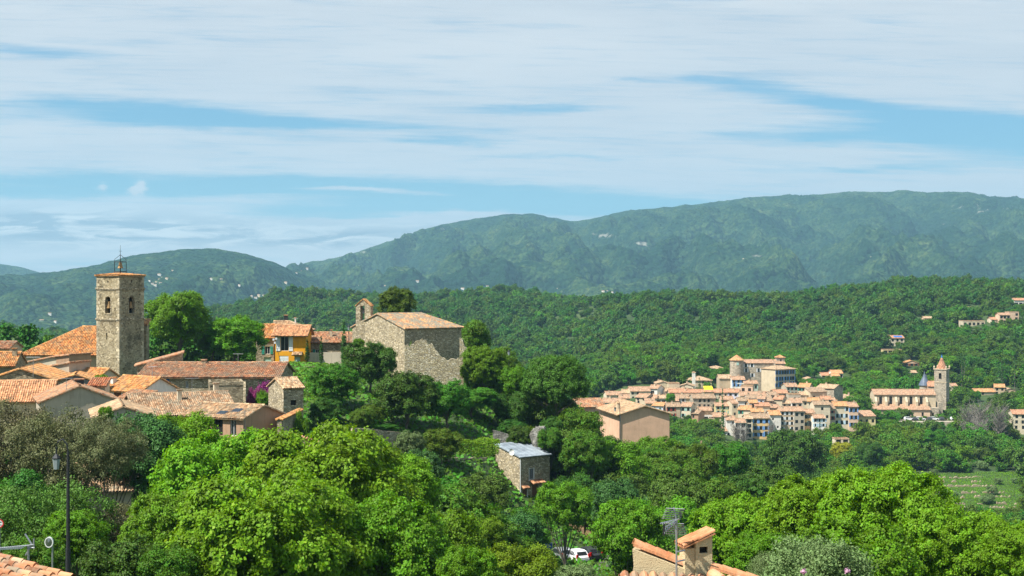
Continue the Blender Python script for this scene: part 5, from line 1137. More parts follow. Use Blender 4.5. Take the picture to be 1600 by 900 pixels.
# ---------------------------------------------------------------- trees and shrubs one by one
T_ = [
# near plane trees, centre
('plane',352,672,250,96,None,'plane tree with bright leaves, left one of the big central pair'),
('plane',505,660,300,90,None,'large bright plane tree filling the centre foreground'),
('plane',610,705,170,98,None,'plane tree bending down at the right of the central pair'),
('plane',420,735,330,74,L_plane,'low leaning plane tree at the bottom centre'),
('plane',590,770,240,78,L_bright,'darker plane tree at the bottom, right of the centre'),
('plane',285,760,200,80,L_bright,'plane tree at the bottom beside the brown oaks'),
('leafy',288,640,135,118,L_yell,'yellow green domed tree in front of the tan roof'),
('leafy',222,644,150,112,L_blue,'bluish green round tree in front of the grey gable'),
('leafy',166,634,26,120,L_bright,'slim bright green tree before the pale gable'),
('leafy',690,790,170,84,L_bright,'round green tree at the bottom right of the plane trees'),
# brown oaks at the left
('sparse',15,614,190,104,None,'brownish oak at the left edge'),
('sparse',105,634,185,98,None,'tallest brownish oak behind the street lamp'),
('sparse',168,650,130,96,None,'thin brownish oak before the white gable'),
('sparse',75,745,210,82,L_oak,'dull oak behind the street lamp foot'),
('sparse',205,780,150,84,None,'brown tinged oak between lamp and plane trees'),
('leafy',15,735,130,92,L_dark,'dark green tree at the left edge above the tiled roof'),
('leafy',118,795,100,76,L_bright,'bright green sapling right of the street lamp'),
('leafy',55,840,110,72,L_mid,'green shrub behind the round traffic mirror'),
('leafy',190,835,150,72,L_dark,'dark bushy tree at the bottom left'),
('leafy',265,848,110,70,L_mid,'mid green bush under the left plane tree'),
# hilltop
('leafy',276,454,106,222,L_bright,'tall leafy tree right of the bell tower'),
('leafy',368,491,100,224,L_bright,'spreading tree between tower and orange house'),
('leafy',330,505,60,228,L_mid,'tree behind the two leafy ones by the tower'),
('leafy',620,446,62,240,L_con,'olive green bushy tree rising behind the chapel'),
('cypress',480,530,10,233,None,'narrow cypress touching the orange house corner'),
('cypress',502,525,9,232,None,'slim cypress in front of the garden wall'),
('cypress',537.5,502,13,226,None,'tallest cypress, left of the chapel'),
('leafy',519,566,90,184,L_mid,'mid green tree right of the stone hut'),
('leafy',578,532,88,195,L_dark,'dark bushy tree in front of the chapel gable'),
('leafy',634,577,104,184,L_dark,'dark round tree under the rampart wall'),
('leafy',700,592,80,186,L_mid,'loose green tree at the foot of the rampart'),
('leafy',735,606,100,197,L_mid,'tree with reddish tips above the clipped hedge'),
('plane',757,540,80,208,L_bright,'bright round tree at the right corner of the chapel'),
('leafy',803,570,52,206,L_bright,'small round tree between bright one and pine dome'),
('dome',868,554,122,200,None,'big dome-shaped umbrella pine'),
('leafy',905,636,90,188,L_mid,'green tree below the right side of the pine dome'),
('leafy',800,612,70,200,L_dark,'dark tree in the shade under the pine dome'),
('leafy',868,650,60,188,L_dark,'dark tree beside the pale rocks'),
('leafy',690,668,70,172,L_mid,'bush beside the clipped hedge terrace'),
('leafy',655,700,80,160,L_blue,'bluish bush below the retaining wall'),
('leafy',640,672,50,168,L_olive,'grey green bush at the end of the retaining wall'),
('leafy',462,648,26,165,L_mid,'green bush beside the sloping wall'),
('leafy',488,672,34,160,L_mid,'round bush below the stone hut'),
('leafy',420,612,40,176,L_bright,'green bush under the bougainvillea'),
('leafy',596,672,60,180,L_dark,'dark shrub under the round trees'),
('leafy',158,584,26,168,L_yell,'small yellow green bush under the bell tower'),
('leafy',76,570,24,186,L_bright,'small bush between the tiled roofs'),
('leafy',560,528,20,216,L_bright,'ivy-like bush climbing the chapel corner'),
# slope in the middle
('leafy',748,738,100,150,L_oak,'dull green bushy tree left of the grey roofed house'),
('leafy',882,750,92,142,L_bright,'bright tree right of the grey roofed house'),
('leafy',690,745,90,140,L_mid,'mid green tree below the stone retaining wall'),
('leafy',762,806,60,112,L_yell,'small yellowish dome-shaped tree'),
('leafy',815,846,130,78,L_yell,'yellow green shrub at the bottom edge'),
('leafy',730,850,110,74,L_bright,'bright shrub at the bottom edge left of the yellow one'),
('leafy',905,880,90,62,L_olive,'grey green shrub in front of the parked cars'),
('leafy',985,782,130,112,L_bright,'round bright tree left of the television aerial'),
('leafy',965,690,110,190,L_bright,'light green tree below the pink building'),
('leafy',912,672,80,180,L_mid,'green tree left of the pink building'),
('leafy',1058,742,110,160,L_oak,'olive tinged oak behind the television aerial'),
('leafy',960,745,90,165,L_blue,'bluish oak on the middle slope'),
('leafy',1112,742,100,170,L_mid,'mid green tree right of the aerial'),
('leafy',1028,679,84,230,L_bright,'light tree touching the pink building corner'),
('leafy',1085,690,80,225,L_mid,'rounded tree in front of the wooden pole'),
('leafy',1140,690,70,235,L_mid,'green tree on the wood edge below the front row'),
('leafy',812,664,44,187,L_dark,'dark bush left of the limestone outcrop'),
('leafy',858,668,44,184,L_mid,'bush right of the limestone outcrop'),
('leafy',720,782,70,130,L_mid,'leafy bush on the middle slope'),
('leafy',640,760,80,120,L_bright,'light bush right of the plane trees'),
('leafy',1165,740,100,180,L_dark,'dark oak on the wood edge, left of the dark pair'),
('leafy',1215,725,110,210,L_dark,'dark oak above the right plane trees'),
('leafy',1262,735,90,200,L_blue,'blue-green oak above the right plane trees'),
('leafy',1240,672,110,380,L_dark,'big dark oak under the front row of houses'),
('leafy',1320,760,90,180,L_mid,'mid green tree left of the tallest plane tree'),
# right plane trees
('plane',1165,772,190,84,None,'plane tree left of the right-hand group'),
('plane',1270,742,180,80,None,'second plane tree of the right-hand group'),
('plane',1385,722,230,74,None,'tallest plane tree of the right-hand group'),
('plane',1500,790,190,70,None,'plane tree at the right end of the group'),
('plane',1590,812,130,66,None,'plane tree cut by the right edge'),
('plane',1330,815,260,62,L_bright,'low plane branches at the bottom right'),
('plane',1190,830,110,66,L_bright,'plane branches behind the chimney'),
('olive',1275,832,185,44,None,'grey green olive bush behind the pink flowers'),
('olive',1212,862,90,46,None,'small olive bush right of the ridge tiles'),
# village trees
('leafy',1047.5,614,17,580,L_bright,'compact dark green tree inside the village'),
('leafy',1380,655,34,590,L_bright,'leafy tree in front of the church'),
('leafy',1330,613,28,640,L_bright,'bright trees behind the long white villa'),
('leafy',1440,598,60,680,L_bright,'bright tree behind the church nave'),
('leafy',1318,690,44,500,L_gold,'golden yellow broom bush among the trees'),
('leafy',1305,660,22,545,L_bright,'bright tree under the pair of tall houses'),
('leafy',1360,690,44,480,L_dark,'bluish dark tree on the slope below the church'),
('leafy',1310,668,30,560,L_mid,'tree at the foot of the front row, right end'),
('leafy',1455,670,50,520,L_mid,'tree below the church parking'),
('leafy',1425,667,45,535,L_yell,'light tree below the church wall'),
]
for t in T_: 
    tree(*t); 
for i, (a, b_, d) in enumerate([(1281,658,540),(1291,663,538),(1297,662,540),(1123,653,545),(1131,652,545),(1129,608,560),(1393,513,860),(1420,509,860),(1427,512,862),(1474,492,930),(1502,540,700),(1506,545,700),(1566,545,700),(1585,548,690),(1441,500,860),(1381,506,860),(1093,590,620)]):
    tree('midcypress', a, b_, 6 if d < 650 else 5, d, L_cyp, ['narrow cypress below the front row of village houses','narrow cypress below the front row of village houses','narrow cypress below the front row of village houses','small dark cypress under the cream house','small dark cypress under the cream house','dark cypress left of the yellow awning','cypress beside the solar panel villa','cypress beside the solar panel villa','cypress beside the solar panel villa','lone cypress on the upper villa slope','tall cypress right of the church tower','tall cypress right of the church tower','cypress on the right slope','cypress on the right slope','cypress above the orange villa','cypress left of the solar panel villa','cypress by the cream gabled house'][i], group='dark cypresses around the village')
for a, d in ((1415,607),(1427.5,607),(1445,607),(1458,606),(1475,604)): tree('midtree', a, 649.5, 8, d, L_mid, 'small round topped tree along the church wall', group='little trees in front of the church', zg=Z(656, d))
# flowering and clipped shrubs
tree('bush',418,593,46,178,L_mag,'magenta bougainvillea spilling over the stone wall','shrub',name='bougainvillea')
tree('bush',409,606,20,176,L_bright,'green foliage among the bougainvillea','shrub')
tree('bush',398,604,26,177,L_mag,'smaller magenta bougainvillea spray at the wall foot','shrub',name='bougainvillea')
tree('bush',643,532,14,209,L_bright,'small bush growing from the chapel wall','shrub')
tree('bush',728,540,11,208,L_bright,'green tuft on the crumbling masonry','shrub')
tree('bush',470,636,30,160,L_bright,'bright green bush on the sloping wall','shrub')
tree('bush',435,580,16,205,L_mid,'low bush at the end of the long red roof','shrub')
def hedge(label, px0, px1, pt, pb, d, D, seed, mat):
    x0, x1, z0, z1 = X(px0,d), X(px1,d), Z(pb,d), Z(pt,d); r = np.random.RandomState(seed); L, H = x1-x0, z1-z0; n = int((L*H+L*D)*42*4)
    P = r.rand(n,3)*[L,D,H]; s = r.rand(n); k = s < .45; P[k,1] = r.rand(k.sum())*.15; k2 = (s >= .45) & (s < .85); P[k2,2] = H-r.rand(k2.sum())*.12
    P += .22*np.sin(P[:,[1,2,0]]*1.7+P[:,[2,0,1]]*.9)+r.randn(n,3)*.05
    N = unit(r.randn(n,3)*.6+np.where(k[:,None], [0,-1,.2], [0,-.2,1])); T = unit(np.cross(N, r.randn(n,3))); Bv = np.cross(N,T); sz = .16*(.7+.6*r.rand(n,1))
    V = np.stack([P-T*sz*.5, P+Bv*sz*.35, P+T*sz*.5, P-Bv*sz*.35], 1).reshape(-1,3)
    add('hedge', leaf_obj_mesh('hedge', V, r.rand(n), [mat]), None, (x0,d,z0), 0, label, 'hedge')
hedge('clipped bright green box hedge beside the grey roofed house', 716, 778, 690, 712, 171, 3.5, 1, L_yell)
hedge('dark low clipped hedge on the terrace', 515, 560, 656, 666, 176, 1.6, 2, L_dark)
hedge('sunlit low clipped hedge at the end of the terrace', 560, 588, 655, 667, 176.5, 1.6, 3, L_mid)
# rocks
def rock(label, px, pt, pb, d, wpx, seed):
    m = MB(); n, k = 34, 22; W, H = wpx/F*d, (pb-pt)/F*d; rings = []
    for i in range(k+1):
        t = i/k; ring = []
        for a in range(n):
            w_ = a*6.2832/n; f = float(fbm(np.array([math.cos(w_)*1.6+seed+t*.7]), np.array([math.sin(w_)*1.6+t*H*.8]), 4)); st_ = 1.0-.55*max(0, t-.55)/.45
            rad = W/2*st_*(.62+.85*f); ring.append((math.cos(w_)*rad*1.25, math.sin(w_)*rad, H*t*(1 if t < .9 else .96)+(f-.5)*.8))
        rings.append(ring)
    for i in range(k):
        for a in range(n): m.face([rings[i][a], rings[i][(a+1)%n], rings[i+1][(a+1)%n], rings[i+1][a]])
    m.face(rings[-1]); add('rock_outcrop', m.mesh('rock', M_rock, False), None, (X(px,d), d, Z(pb,d)), 0, label, 'rock')
rock('pale limestone outcrop under the pine dome', 844, 666, 698, 186, 22, 1)
LAND = [('the pink gabled building',1005,665),('the grey roofed house',820,735),('the comb-like aerial',1055,815),('the parked white car',897,865),('the wooden pole',1096,702),('the umbrella pine dome',868,610),
 ('the rampart wall',680,590),('the stone hut',465,620),('the front row of houses',1190,680),('the church',1420,645),('the olive terraces',1500,760),('the tallest right-hand plane tree',1385,750),('the central plane trees',470,700),
 ('the street lamp',106,760),('the clipped bright hedge',745,700),('the golden broom bush',1318,695),('the clay-capped chimney',1090,860),('the grey bare thicket',1530,655),('the earth bank',915,825),('the church tower',1476,600),('the castle',1180,575),('the solar panel villa',1400,530),('the white turret',1084,590),('the palest villa on the crest',1590,470)]
def describe(mt, W, q, y, noun='tree'):
    tone_ = {'leaf_mid':'mid green','leaf_bright':'bright green','leaf_bluish':'bluish green','leaf_oak':'dull green','leaf_dark':'dark green','leaf_olive':'grey green','leaf_cypress':'narrow dark'}.get(mt.name if mt else '', 'green')
    n_, a, b_ = min(LAND, key=lambda l: (l[1]-q)**2+((l[2]-y)*1.3)**2); dx_, dy_ = q-a, y-b_
    rel = ('above ' if dy_ < -10 else 'below ' if dy_ > 10 else '')+('left of' if dx_ < -12 else 'right of' if dx_ > 12 else '')
    far_ = 'far ' if math.hypot(dx_, dy_) > 90 else 'just ' if math.hypot(dx_, dy_) < 35 else ''
    return f"{'small' if W < 6 else 'broad' if W > 8.5 else 'round'} {tone_} {noun} {(far_+rel).strip() or 'beside'} {n_}"
ORD = ['leftmost','second','third','fourth','fifth','sixth','seventh','eighth','ninth','tenth','eleventh','twelfth']
NUM = ['no','one','two','three','four','five','six','seven','eight','nine','ten','eleven','twelve']
def number_twins():
    """where several things would read the same, count them from the left"""
    by = {}
    for o in COL.objects:
        if o.parent is None and o.get('category') and o.get('label'): by.setdefault(o['label'], []).append(o)
    for lb, v in by.items():
        if len(v) < 2 or len(v) > 12: continue
        v.sort(key=lambda o: o.location.x/max(1, o.location.y))
        for i, o in enumerate(v): o['label'] = f"{ORD[i] if i < len(v)-1 or i == 0 else 'rightmost'} of {NUM[len(v)]}, {lb}"
# scattered woodland between the hand-placed ones
def fill(n, q0, q1, d0, d1, size, kinds, lab, cap_=60, minr=.75):
    out = []; tries = 0; got = 0
    while got < cap_ and tries < n:
        tries += 1; y = math.sqrt(trnd.random()*(d1*d1-d0*d0)+d0*d0); q = trnd.uniform(q0, q1); x = X(q, y); z = Gf(x, y); s = size*trnd.uniform(.7,1.3)
        W = s; Hh = s*trnd.uniform(.8,1.1)
        if (-14 < x < 2 and 166 < y < 186) or not clear_view(x, y, z+Hh, W) or not free_spot(x, y, W*.6): continue
        if any((x-a)**2+(y-b_)**2 < (minr*(W+c)/2)**2 for a, b_, c in out): continue
        out.append((x, y, W)); got += 1; kd, mt = trnd.choice(kinds)
        P = PROTO[kd]; p = trnd.choice(P); lb = describe(mt, W, 800+F*x/y, 450-F*(z+Hh*.8)/y); o = add('broadleaf_tree', pmesh(p, True), None, (x, y, z-.3), trnd.uniform(0,6.28), lb, 'tree', 'trees '+lab[1]); o.scale = (W/p['W'], W/p['W'], Hh/p['H'])
        if mt is not p['mat']: o.material_slots[0].link = 'OBJECT'; o.material_slots[0].material = mt
    return out
KEEP += [(776,862,684,790,178), (700,776,686,742,172), (555,634,664,692,170), (380,446,592,674,148), (214,380,606,660,148), (440,496,586,640,168), (180,270,590,634,160), (64,184,606,660,145),
         (822,848,636,694,180), (885,925,845,875,160), (850,864,845,862,150), (905,935,790,850,170), (1022,1082,790,842,34), (360,505,566,596,190), (384,450,594,618,183), (550,725,466,604,203), (0,240,540,640,165), (136,204,738,776,106), (500,600,655,668,170), (632,800,500,640,212),(400,556,500,577,226),(446,490,590,640,168),(820,850,650,690,182)]
LB = [('leafy',L_mid),('leafy',L_bright),('leafy',L_blue),('leafy',L_oak)]
fill(900, 630, 1330, 108, 235, 8.5, LB, ('mixed green tree', 'of the wood on the middle slope'), 105, .55)
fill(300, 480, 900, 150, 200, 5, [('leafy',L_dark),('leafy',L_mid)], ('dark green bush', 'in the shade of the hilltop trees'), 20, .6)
fill(300, -40, 700, 88, 128, 6.5, [('leafy',L_mid),('leafy',L_dark)], ('green undergrowth tree', 'behind the near plane trees'), 30, .6)
fill(400, 1080, 1700, 86, 240, 8, LB, ('tree top', 'behind the right-hand plane trees'), 40, .6)
# lawn and ground cover
def cover(name, label, quads, n, mat, size, kind='stuff'):
    r = np.random.RandomState(len(name)); P = []
    for (q0,q1,d0,d1,w_) in quads:
        k = int(n*w_); y = d0+(d1-d0)*r.rand(k); q = q0+(q1-q0)*r.rand(k); x = (q-800)/F*y; P.append(np.stack([x,y,G(x,y)+.02],1))
    P = np.concatenate(P); k = len(P); N = unit(r.randn(k,3)*.5+[0,-.5,.7]); T = unit(np.cross(N, r.randn(k,3))); Bv = np.cross(N,T); sz = size*(.6+.8*r.rand(k,1)); P = P+np.array([0,0,1])*sz*.3*r.rand(k,1)*2
    V = np.stack([P-T*sz*.5, P+Bv*sz*.35, P+T*sz*.5, P-Bv*sz*.35], 1).reshape(-1,3)
    add(name, leaf_obj_mesh(name, V, r.rand(k), [mat]), label=label, kind=kind)
cover('undergrowth', 'leafy undergrowth between the trees', [(-60,1680,52,130,.35),(400,1300,130,230,.35),(780,1660,230,430,.3)], 110000, L_mid, .55)
cover('lawn', 'sunlit grass around the orange house and terraces', [(340,520,186,240,.4),(1400,1620,430,492,.6)], 60000, L_bright, .28)

for i in range(12):
    q, d = ro_.uniform(1420, 1610), ro_.uniform(438, 490); x = X(q, d); p = PROTO['midolive'][i % 2]; s_ = ro_.uniform(.4,.8)
    o = add('olive_tree', pmesh(p, True), None, (x, d, Gf(x, d)), i, 'small olive bush growing on the stone terraces', 'tree', 'olive bushes on the terraces'); o.scale = (s_, s_, s_)
# ---------------------------------------------------------------- foreground house right: chimney, capped parapet, aerial
M_crepi = material('rough_render', lambda b: {'Base Color': b.hsv((.62,.50,.30), .5, 1, (b.noise(b.coord(), 3, 4)-.5)*.5+1.0), 'Normal': b.bump(b.noise(b.coord(), 28, 4, .7), .03, 1.0)})
def half_tile(m, a, b_, r0, r1, mi=0, n=8, up=None):
    a, b_ = Vector(a), Vector(b_); t = (b_-a).normalized(); s = t.cross(Vector((0,0,1))).normalized(); u = s.cross(t)
    if u.z < 0: u = -u
    th = .02; f = lambda P, r, w_: P+s*math.cos(w_)*r+u*math.sin(w_)*r
    for k in range(n):
        w0, w1 = math.pi*k/n, math.pi*(k+1)/n
        m.face([f(a,r0,w0),f(b_,r1,w0),f(b_,r1,w1),f(a,r0,w1)], mi, [(a.x*3+k*.01,a.y*3)]*4); m.face([f(a,r0-th,w1),f(b_,r1-th,w1),f(b_,r1-th,w0),f(a,r0-th,w0)], mi)
        m.face([f(a,r0,w0),f(a,r0,w1),f(a,r0-th,w1),f(a,r0-th,w0)], mi); m.face([f(b_,r1,w1),f(b_,r1,w0),f(b_,r1-th,w0),f(b_,r1-th,w1)], mi)
M_tile1 = material('clay_tile', lambda b: {'Base Color': b.hsv(b.ramp(b.noise(b.coord(), 1.6, 5, .65), [(.35,(.42,.16,.07)),(.5,(.58,.27,.13)),(.65,(.62,.36,.22))]), .5, 1, (b.noise(b.coord(), 9, 3)-.5)*.5+1.0), 'Normal': b.bump(b.noise(b.coord(), 20, 4), .01)})
def near_house():
    d = 30; k = d/F; PX_ = lambda a, b_, dd=d: Vector((X(a,dd), dd, Z(b_,dd)))
    O = PX_(985, 900); root = add('foreground_house', None, None, O, 0, 'cream rendered house top with clay ridge tiles and a chimney', 'house')
    q = lambda a, b_, dd=d: PX_(a, b_, dd)-O
    # parapet wall sloping down to the right, thick
    m = MB(); A = [q(988,858), q(1072,890), q(1072,960), q(978,960), q(990,884)]; T = Vector((.12,.42,0))
    m.face(A); m.face([p+T for p in A][::-1])
    for a, b_ in zip(A, A[1:]+A[:1]): m.face([a, a+T, b_+T, b_])
    add('wall', m.mesh('wall', M_crepi), root)
    m = MB(); a, b_ = q(985,854), q(1072,888); a = a+Vector((.06,.2,0)); b_ = b_+Vector((.06,.2,0)); n = 5
    for i in range(n): half_tile(m, a.lerp(b_, i/n), a.lerp(b_, (i+1.12)/n), .155, .135)
    add('ridge_tiles', m.mesh('ridge_tiles', M_tile1), root)
    # lower roof planes
    m = MB()
    a = q(966,895)+Vector((0,-2.4,-.62)); w3 = Vector((2.6,0,-.12)); u3 = Vector((0,2.3,.62)); slab(m, a, a+w3, a+w3+u3, a+u3, True, pitch_w=.20)
    add('roof', m.mesh('roof', T_wea), root)
    m = MB(); a, b_ = q(1110,890)+Vector((0,.2,0)), q(1185,912)+Vector((0,.2,0))
    for i in range(4): half_tile(m, a.lerp(b_, i/4), a.lerp(b_, (i+1.12)/4), .15, .13)
    half_tile(m, q(1112,897)+Vector((0,-.1,0)), q(1124,900)+Vector((0,-.5,0)), .14, .12)
    add('ridge_tiles', m.mesh('ridge_tiles', M_tile1), root)
    # chimney: rotated block with openings and tiled cap
    C = q(1087, 905); w_, dp = 27*k/math.cos(R(16)), .36; h_ = (905-846)*k; m = MB(); zo = (905-865)*k; ho = 10*k
    for (Oo, U, N, L, ops) in (((0,0,0),(1,0,0),(0,-1,0),w_,[(w_*.48,zo,w_*.5,ho,0)]), ((w_,0,0),(0,1,0),(1,0,0),dp,[(dp/2,zo,dp*.5,ho,0)]), ((w_,dp,0),(-1,0,0),(0,1,0),w_,[(w_/2,zo,w_*.5,ho,0)]), ((0,dp,0),(0,-1,0),(-1,0,0),dp,[(dp/2,zo,dp*.35,ho,0)])):
        wall_face(m, Oo, U, N, L, -.8, h_, ops, .06)
    slp = .14; m.face([(0,0,h_),(w_,0,h_),(w_,0,h_+slp)]); m.face([(w_,dp,h_),(0,dp,h_),(w_,dp,h_+slp)]); m.face([(w_,0,h_),(w_,dp,h_),(w_,dp,h_+slp),(w_,0,h_+slp)])
    ch = add('chimney', m.mesh('chimney', M_crepi), root, C, R(16))
    m = MB(); m.box(.07,.07,-.5,w_-.07,dp-.07,h_-.02); add('flue', m.mesh('flue', M_dark), ch)
    m = MB(); W2 = (1087-1070)*k; m.box(-W2, .03, -.8, -.002, dp-.03, (905-857)*k); add('chimney_shoulder', m.mesh('chimney_shoulder', M_crepi), ch)
    m = MB(); nx = 4
    for j in range(nx):       # cap of clay tiles falling to the left
        y = -.06+(dp+.12)*(j+.5)/nx
        for i in range(2):
            a = Vector((-.30+i*.34, y, h_-.085+i*.125+.0)); b_ = Vector((-.30+(i+1.15)*.34, y, h_-.085+(i+1.15)*.125+.02)); half_tile(m, a, b_, .062, .055)
    slab(m, (-.30,dp+.06,h_-.10),(-.30,-.06,h_-.10),(w_+.04,-.06,h_+.165),(w_+.04,dp+.06,h_+.165), False, .03)
    add('chimney_cap', m.mesh('chimney_cap', M_tile1), ch)
    return root, q
nh, q_ = near_house()
def aerial():
    d = 29.6; k = d/F; O = Vector((X(1057,d), d, Z(905,d))); r = add('tv_aerial', None, None, O, 0, 'grey television aerial with two comb reflectors beside the chimney', 'aerial'); P = lambda a, b_, y=0: ((a-1057)*k, y, (905-b_)*k)
    m = MB(); m.tube([P(1057,960), P(1057,815)], .022, 8); add('mast', m.mesh('mast', M_metal), r)
    m = MB(); m.tube([P(1057,862,-.03), P(1071,862,.15)], .018, 6); m.tube([P(1057,877,-.03), P(1071,877,.15)], .018, 6); add('bracket', m.mesh('bracket', M_metal), r)
    for (ya, yb, xa, xb, sh) in ((794,811,1039,1069,-3),(817,835,1040,1073,3)):
        m = MB(); n = 6
        for i in range(n):
            t = i/(n-1); y = ya+(yb-ya)*t; s_ = sh*(t-.5)*1.5; m.tube([P(xa+s_*1.2-1,y,.12*abs(t-.0)), P(xb+s_*1.2-2,y+1.5,.12*t)], .010, 5)
        m.tube([P(1053,ya-1,.05), P(1057,yb+1,.05)], .016, 5); add('reflector', m.mesh('reflector', M_metal), r)
    m = MB(); m.tube([P(1028,811.5,-.5), P(1062,812,.1)], .014, 6); m.tube([P(1033,826,-.5), P(1058,814,0)], .012, 6); m.tube([P(1033,819,-.5), P(1058,812,0)], .012, 6)
    for i in range(7): t = i/7; m.tube([P(1031+t*24,811.6,-.55+.5*t-.08), P(1031+t*24,811.6,-.55+.5*t+.10)], .007, 4); m.tube([P(1034+t*22,826-t*11,-.6+.5*t), P(1034+t*22,822-t*10,-.4+.5*t)], .007, 4)
    add('boom', m.mesh('boom', M_metal), r)
    m = MB(); m.box(-.335,-.53,1.0,-.295,-.47,1.24); add('balun', m.mesh('balun', M_iron), r)
aerial()
# ---------------------------------------------------------------- bottom left roof with aerial, mirror, street lamp, sign
def left_roof():
    d = 36; zt = Z(866, d); x1 = X(118, 33); O = Vector((X(-60,d), d, zt)); r = add('foreground_roof', None, None, O, 0, 'pink tiled roof corner at the bottom left edge', 'house')
    e1 = Vector((X(-95,34),34,Z(838,34)))-O; e2 = Vector((X(121,31),31,Z(903,31)))-O; hv = Vector((e2.x-e1.x, e2.y-e1.y, 0)).normalized(); pp = Vector((hv.y, -hv.x, -.10))
    m = MB(); slab(m, e2, e2+pp*7, e1+pp*7, e1, True, .12, pitch_w=.21); add('roof', m.mesh('roof', T_wea), r)
    m = MB(); m.face([e1, e2, e2+Vector((0,.0,-5)), e1+Vector((0,.0,-5))]); m.face([e2, e2+pp*7, e2+pp*7+Vector((0,0,-5)), e2+Vector((0,0,-5))]); add('wall', m.mesh('wall', W_['cream']), r); r['nolabel'] = 0
    d = 34.5; k = d/F; O = Vector((X(45,d), d, Z(892,d))); r = add('tv_aerial', None, None, O, 0, 'long thin grey aerial standing on the bottom left roof', 'aerial'); P = lambda a, b_, y=0: ((a-45)*k, y, (892-b_)*k)
    m = MB(); m.tube([P(45,897), P(44,853)], .028, 8); add('mast', m.mesh('mast', M_metal), r)
    m = MB(); m.tube([P(-30,856,-.3), P(54,851)], .014, 6)
    for i in range(24): x = -28+i*3.1; m.tube([P(x,856-(x+30)*.06,-.5), P(x,856-(x+30)*.06-.3,-.1)], .008, 4); m.tube([P(x,857.5-(x+30)*.06,-.3), P(x,853.5-(x+30)*.06,-.3)], .008, 4)
    add('boom', m.mesh('boom', M_metal), r)
    m = MB(); m.tube([P(39,834), P(50,851)], .02, 6); m.tube([P(50,851), P(40,868)], .022, 6); m.tube([P(53,842), P(53,855)], .02, 6); m.tube([P(43,855), P(54,856)], .02, 6); add('reflector', m.mesh('reflector', M_metal), r)
left_roof()
def lamp(label, px, pt, pb, d, lx, ly, arm, name='street_lamp', r_=.055):
    k = d/F; O = Vector((X(px,d), d, Z(pb,d))); r = add(name, None, None, O, 0, label, 'street lamp'); H = (pb-pt)*k; ax = (lx-px)*k; lz = (pb-ly)*k
    m = MB(); m.tube([(0,0,-3),(0,0,0),(0,0,1.1)], r_*1.5, 8); m.tube([(0,0,1.1),(0,0,H-.5)], [r_*1.15, r_*.8], 8)
    if arm: m.tube([(0,0,H-.5),(ax*.12,0,H-.12),(ax*.45,0,H+.12),(ax*.85,0,H),(ax,0,H-.28),(ax,0,lz+.42)], r_*.45, 6)
    add('pole', m.mesh('pole', M_iron, True), r)
    m = MB(); s = .17
    m.lathe((ax,0,lz), [(.02,.48),(.10,.40),(s*1.25,.26),(s*1.2,.22)], 6); add('lantern_cap', m.mesh('lantern_cap', M_iron), r)
    m = MB(); m.lathe((ax,0,lz), [(s*1.1,.215),(s*.7,-.28),(.02,-.30)], 6); add('lantern_glass', m.mesh('lantern_glass', flatm('frosted_glass', (.30,.34,.35), .2)), r)
    return r
lamp('tall dark street lamp with a hanging lantern in front of the oaks', 106.5, 690, 893, 68, 88, 724, True, r_=.085)
lamp('thin street lamp with curved arm before the pink building', 968.5, 627, 700, 250, 961, 640, True, r_=.07)
lamp('small lamp post right of the bright round tree', 795, 556, 580, 212, 795, 552, False, r_=.06)
lamp('small lamp post left of the chapel', 545, 511, 570, 222, 545, 513, False, r_=.05)
# double spotlight by the orange house
r = add('lamp_post', None, None, (X(429.5,228), 228, Z(574,228)), 0, 'thin post with white floodlights beside the orange house', 'lamp post')
m = MB(); m.tube([(0,0,-1),(0,0,4.4)], .05, 6); m.tube([(0,.6,4.0),(1.0,.9,0)], .035, 5); add('pole', m.mesh('pole', M_iron), r)
for (a, c) in ((-.2,4.45),(.22,4.6),(.0,3.95)): m = MB(); m.box(a-.15,-.12,c-.16,a+.15,.12,c+.16); add('floodlight', m.mesh('floodlight', M_white), r)
# traffic mirror
r = add('traffic_mirror', None, None, (X(82,60), 60, Z(893,60)), 0, 'round grey traffic mirror with a white rim above the shrubs', 'mirror')
m = MB(); m.tube([(0,0,-3),(0,0,1.25)], .035, 8); add('pole', m.mesh('pole', M_metal), r)
m = MB(); c = (-.12,-.08,1.25); n = 28; R0, R1 = .18, .145
for k in range(n):
    a, b_ = 6.2832*k/n, 6.2832*(k+1)/n
    for (ra, rb, ya, yb) in ((R0,R0,.05,-.03),(R0,R1,-.03,-.03)): m.face([(c[0]+ra*math.cos(a),c[1]+ya,c[2]+ra*1.25*math.sin(a)),(c[0]+ra*math.cos(b_),c[1]+ya,c[2]+ra*1.25*math.sin(b_)),(c[0]+rb*math.cos(b_),c[1]+yb,c[2]+rb*1.25*math.sin(b_)),(c[0]+rb*math.cos(a),c[1]+yb,c[2]+rb*1.25*math.sin(a))])
add('rim', m.mesh('rim', M_white), r)
m = MB()
for k in range(n): a, b_ = 6.2832*k/n, 6.2832*(k+1)/n; m.face([(c[0],c[1]-.05,c[2]),(c[0]+R1*math.cos(a),c[1]-.02,c[2]+R1*1.25*math.sin(a)),(c[0]+R1*math.cos(b_),c[1]-.02,c[2]+R1*1.25*math.sin(b_))])
add('mirror_glass', m.mesh('mirror_glass', material('mirror', lambda b: {'Base Color': (.35,.37,.38), 'Metallic': .9, 'Roughness': .12}), True), r)
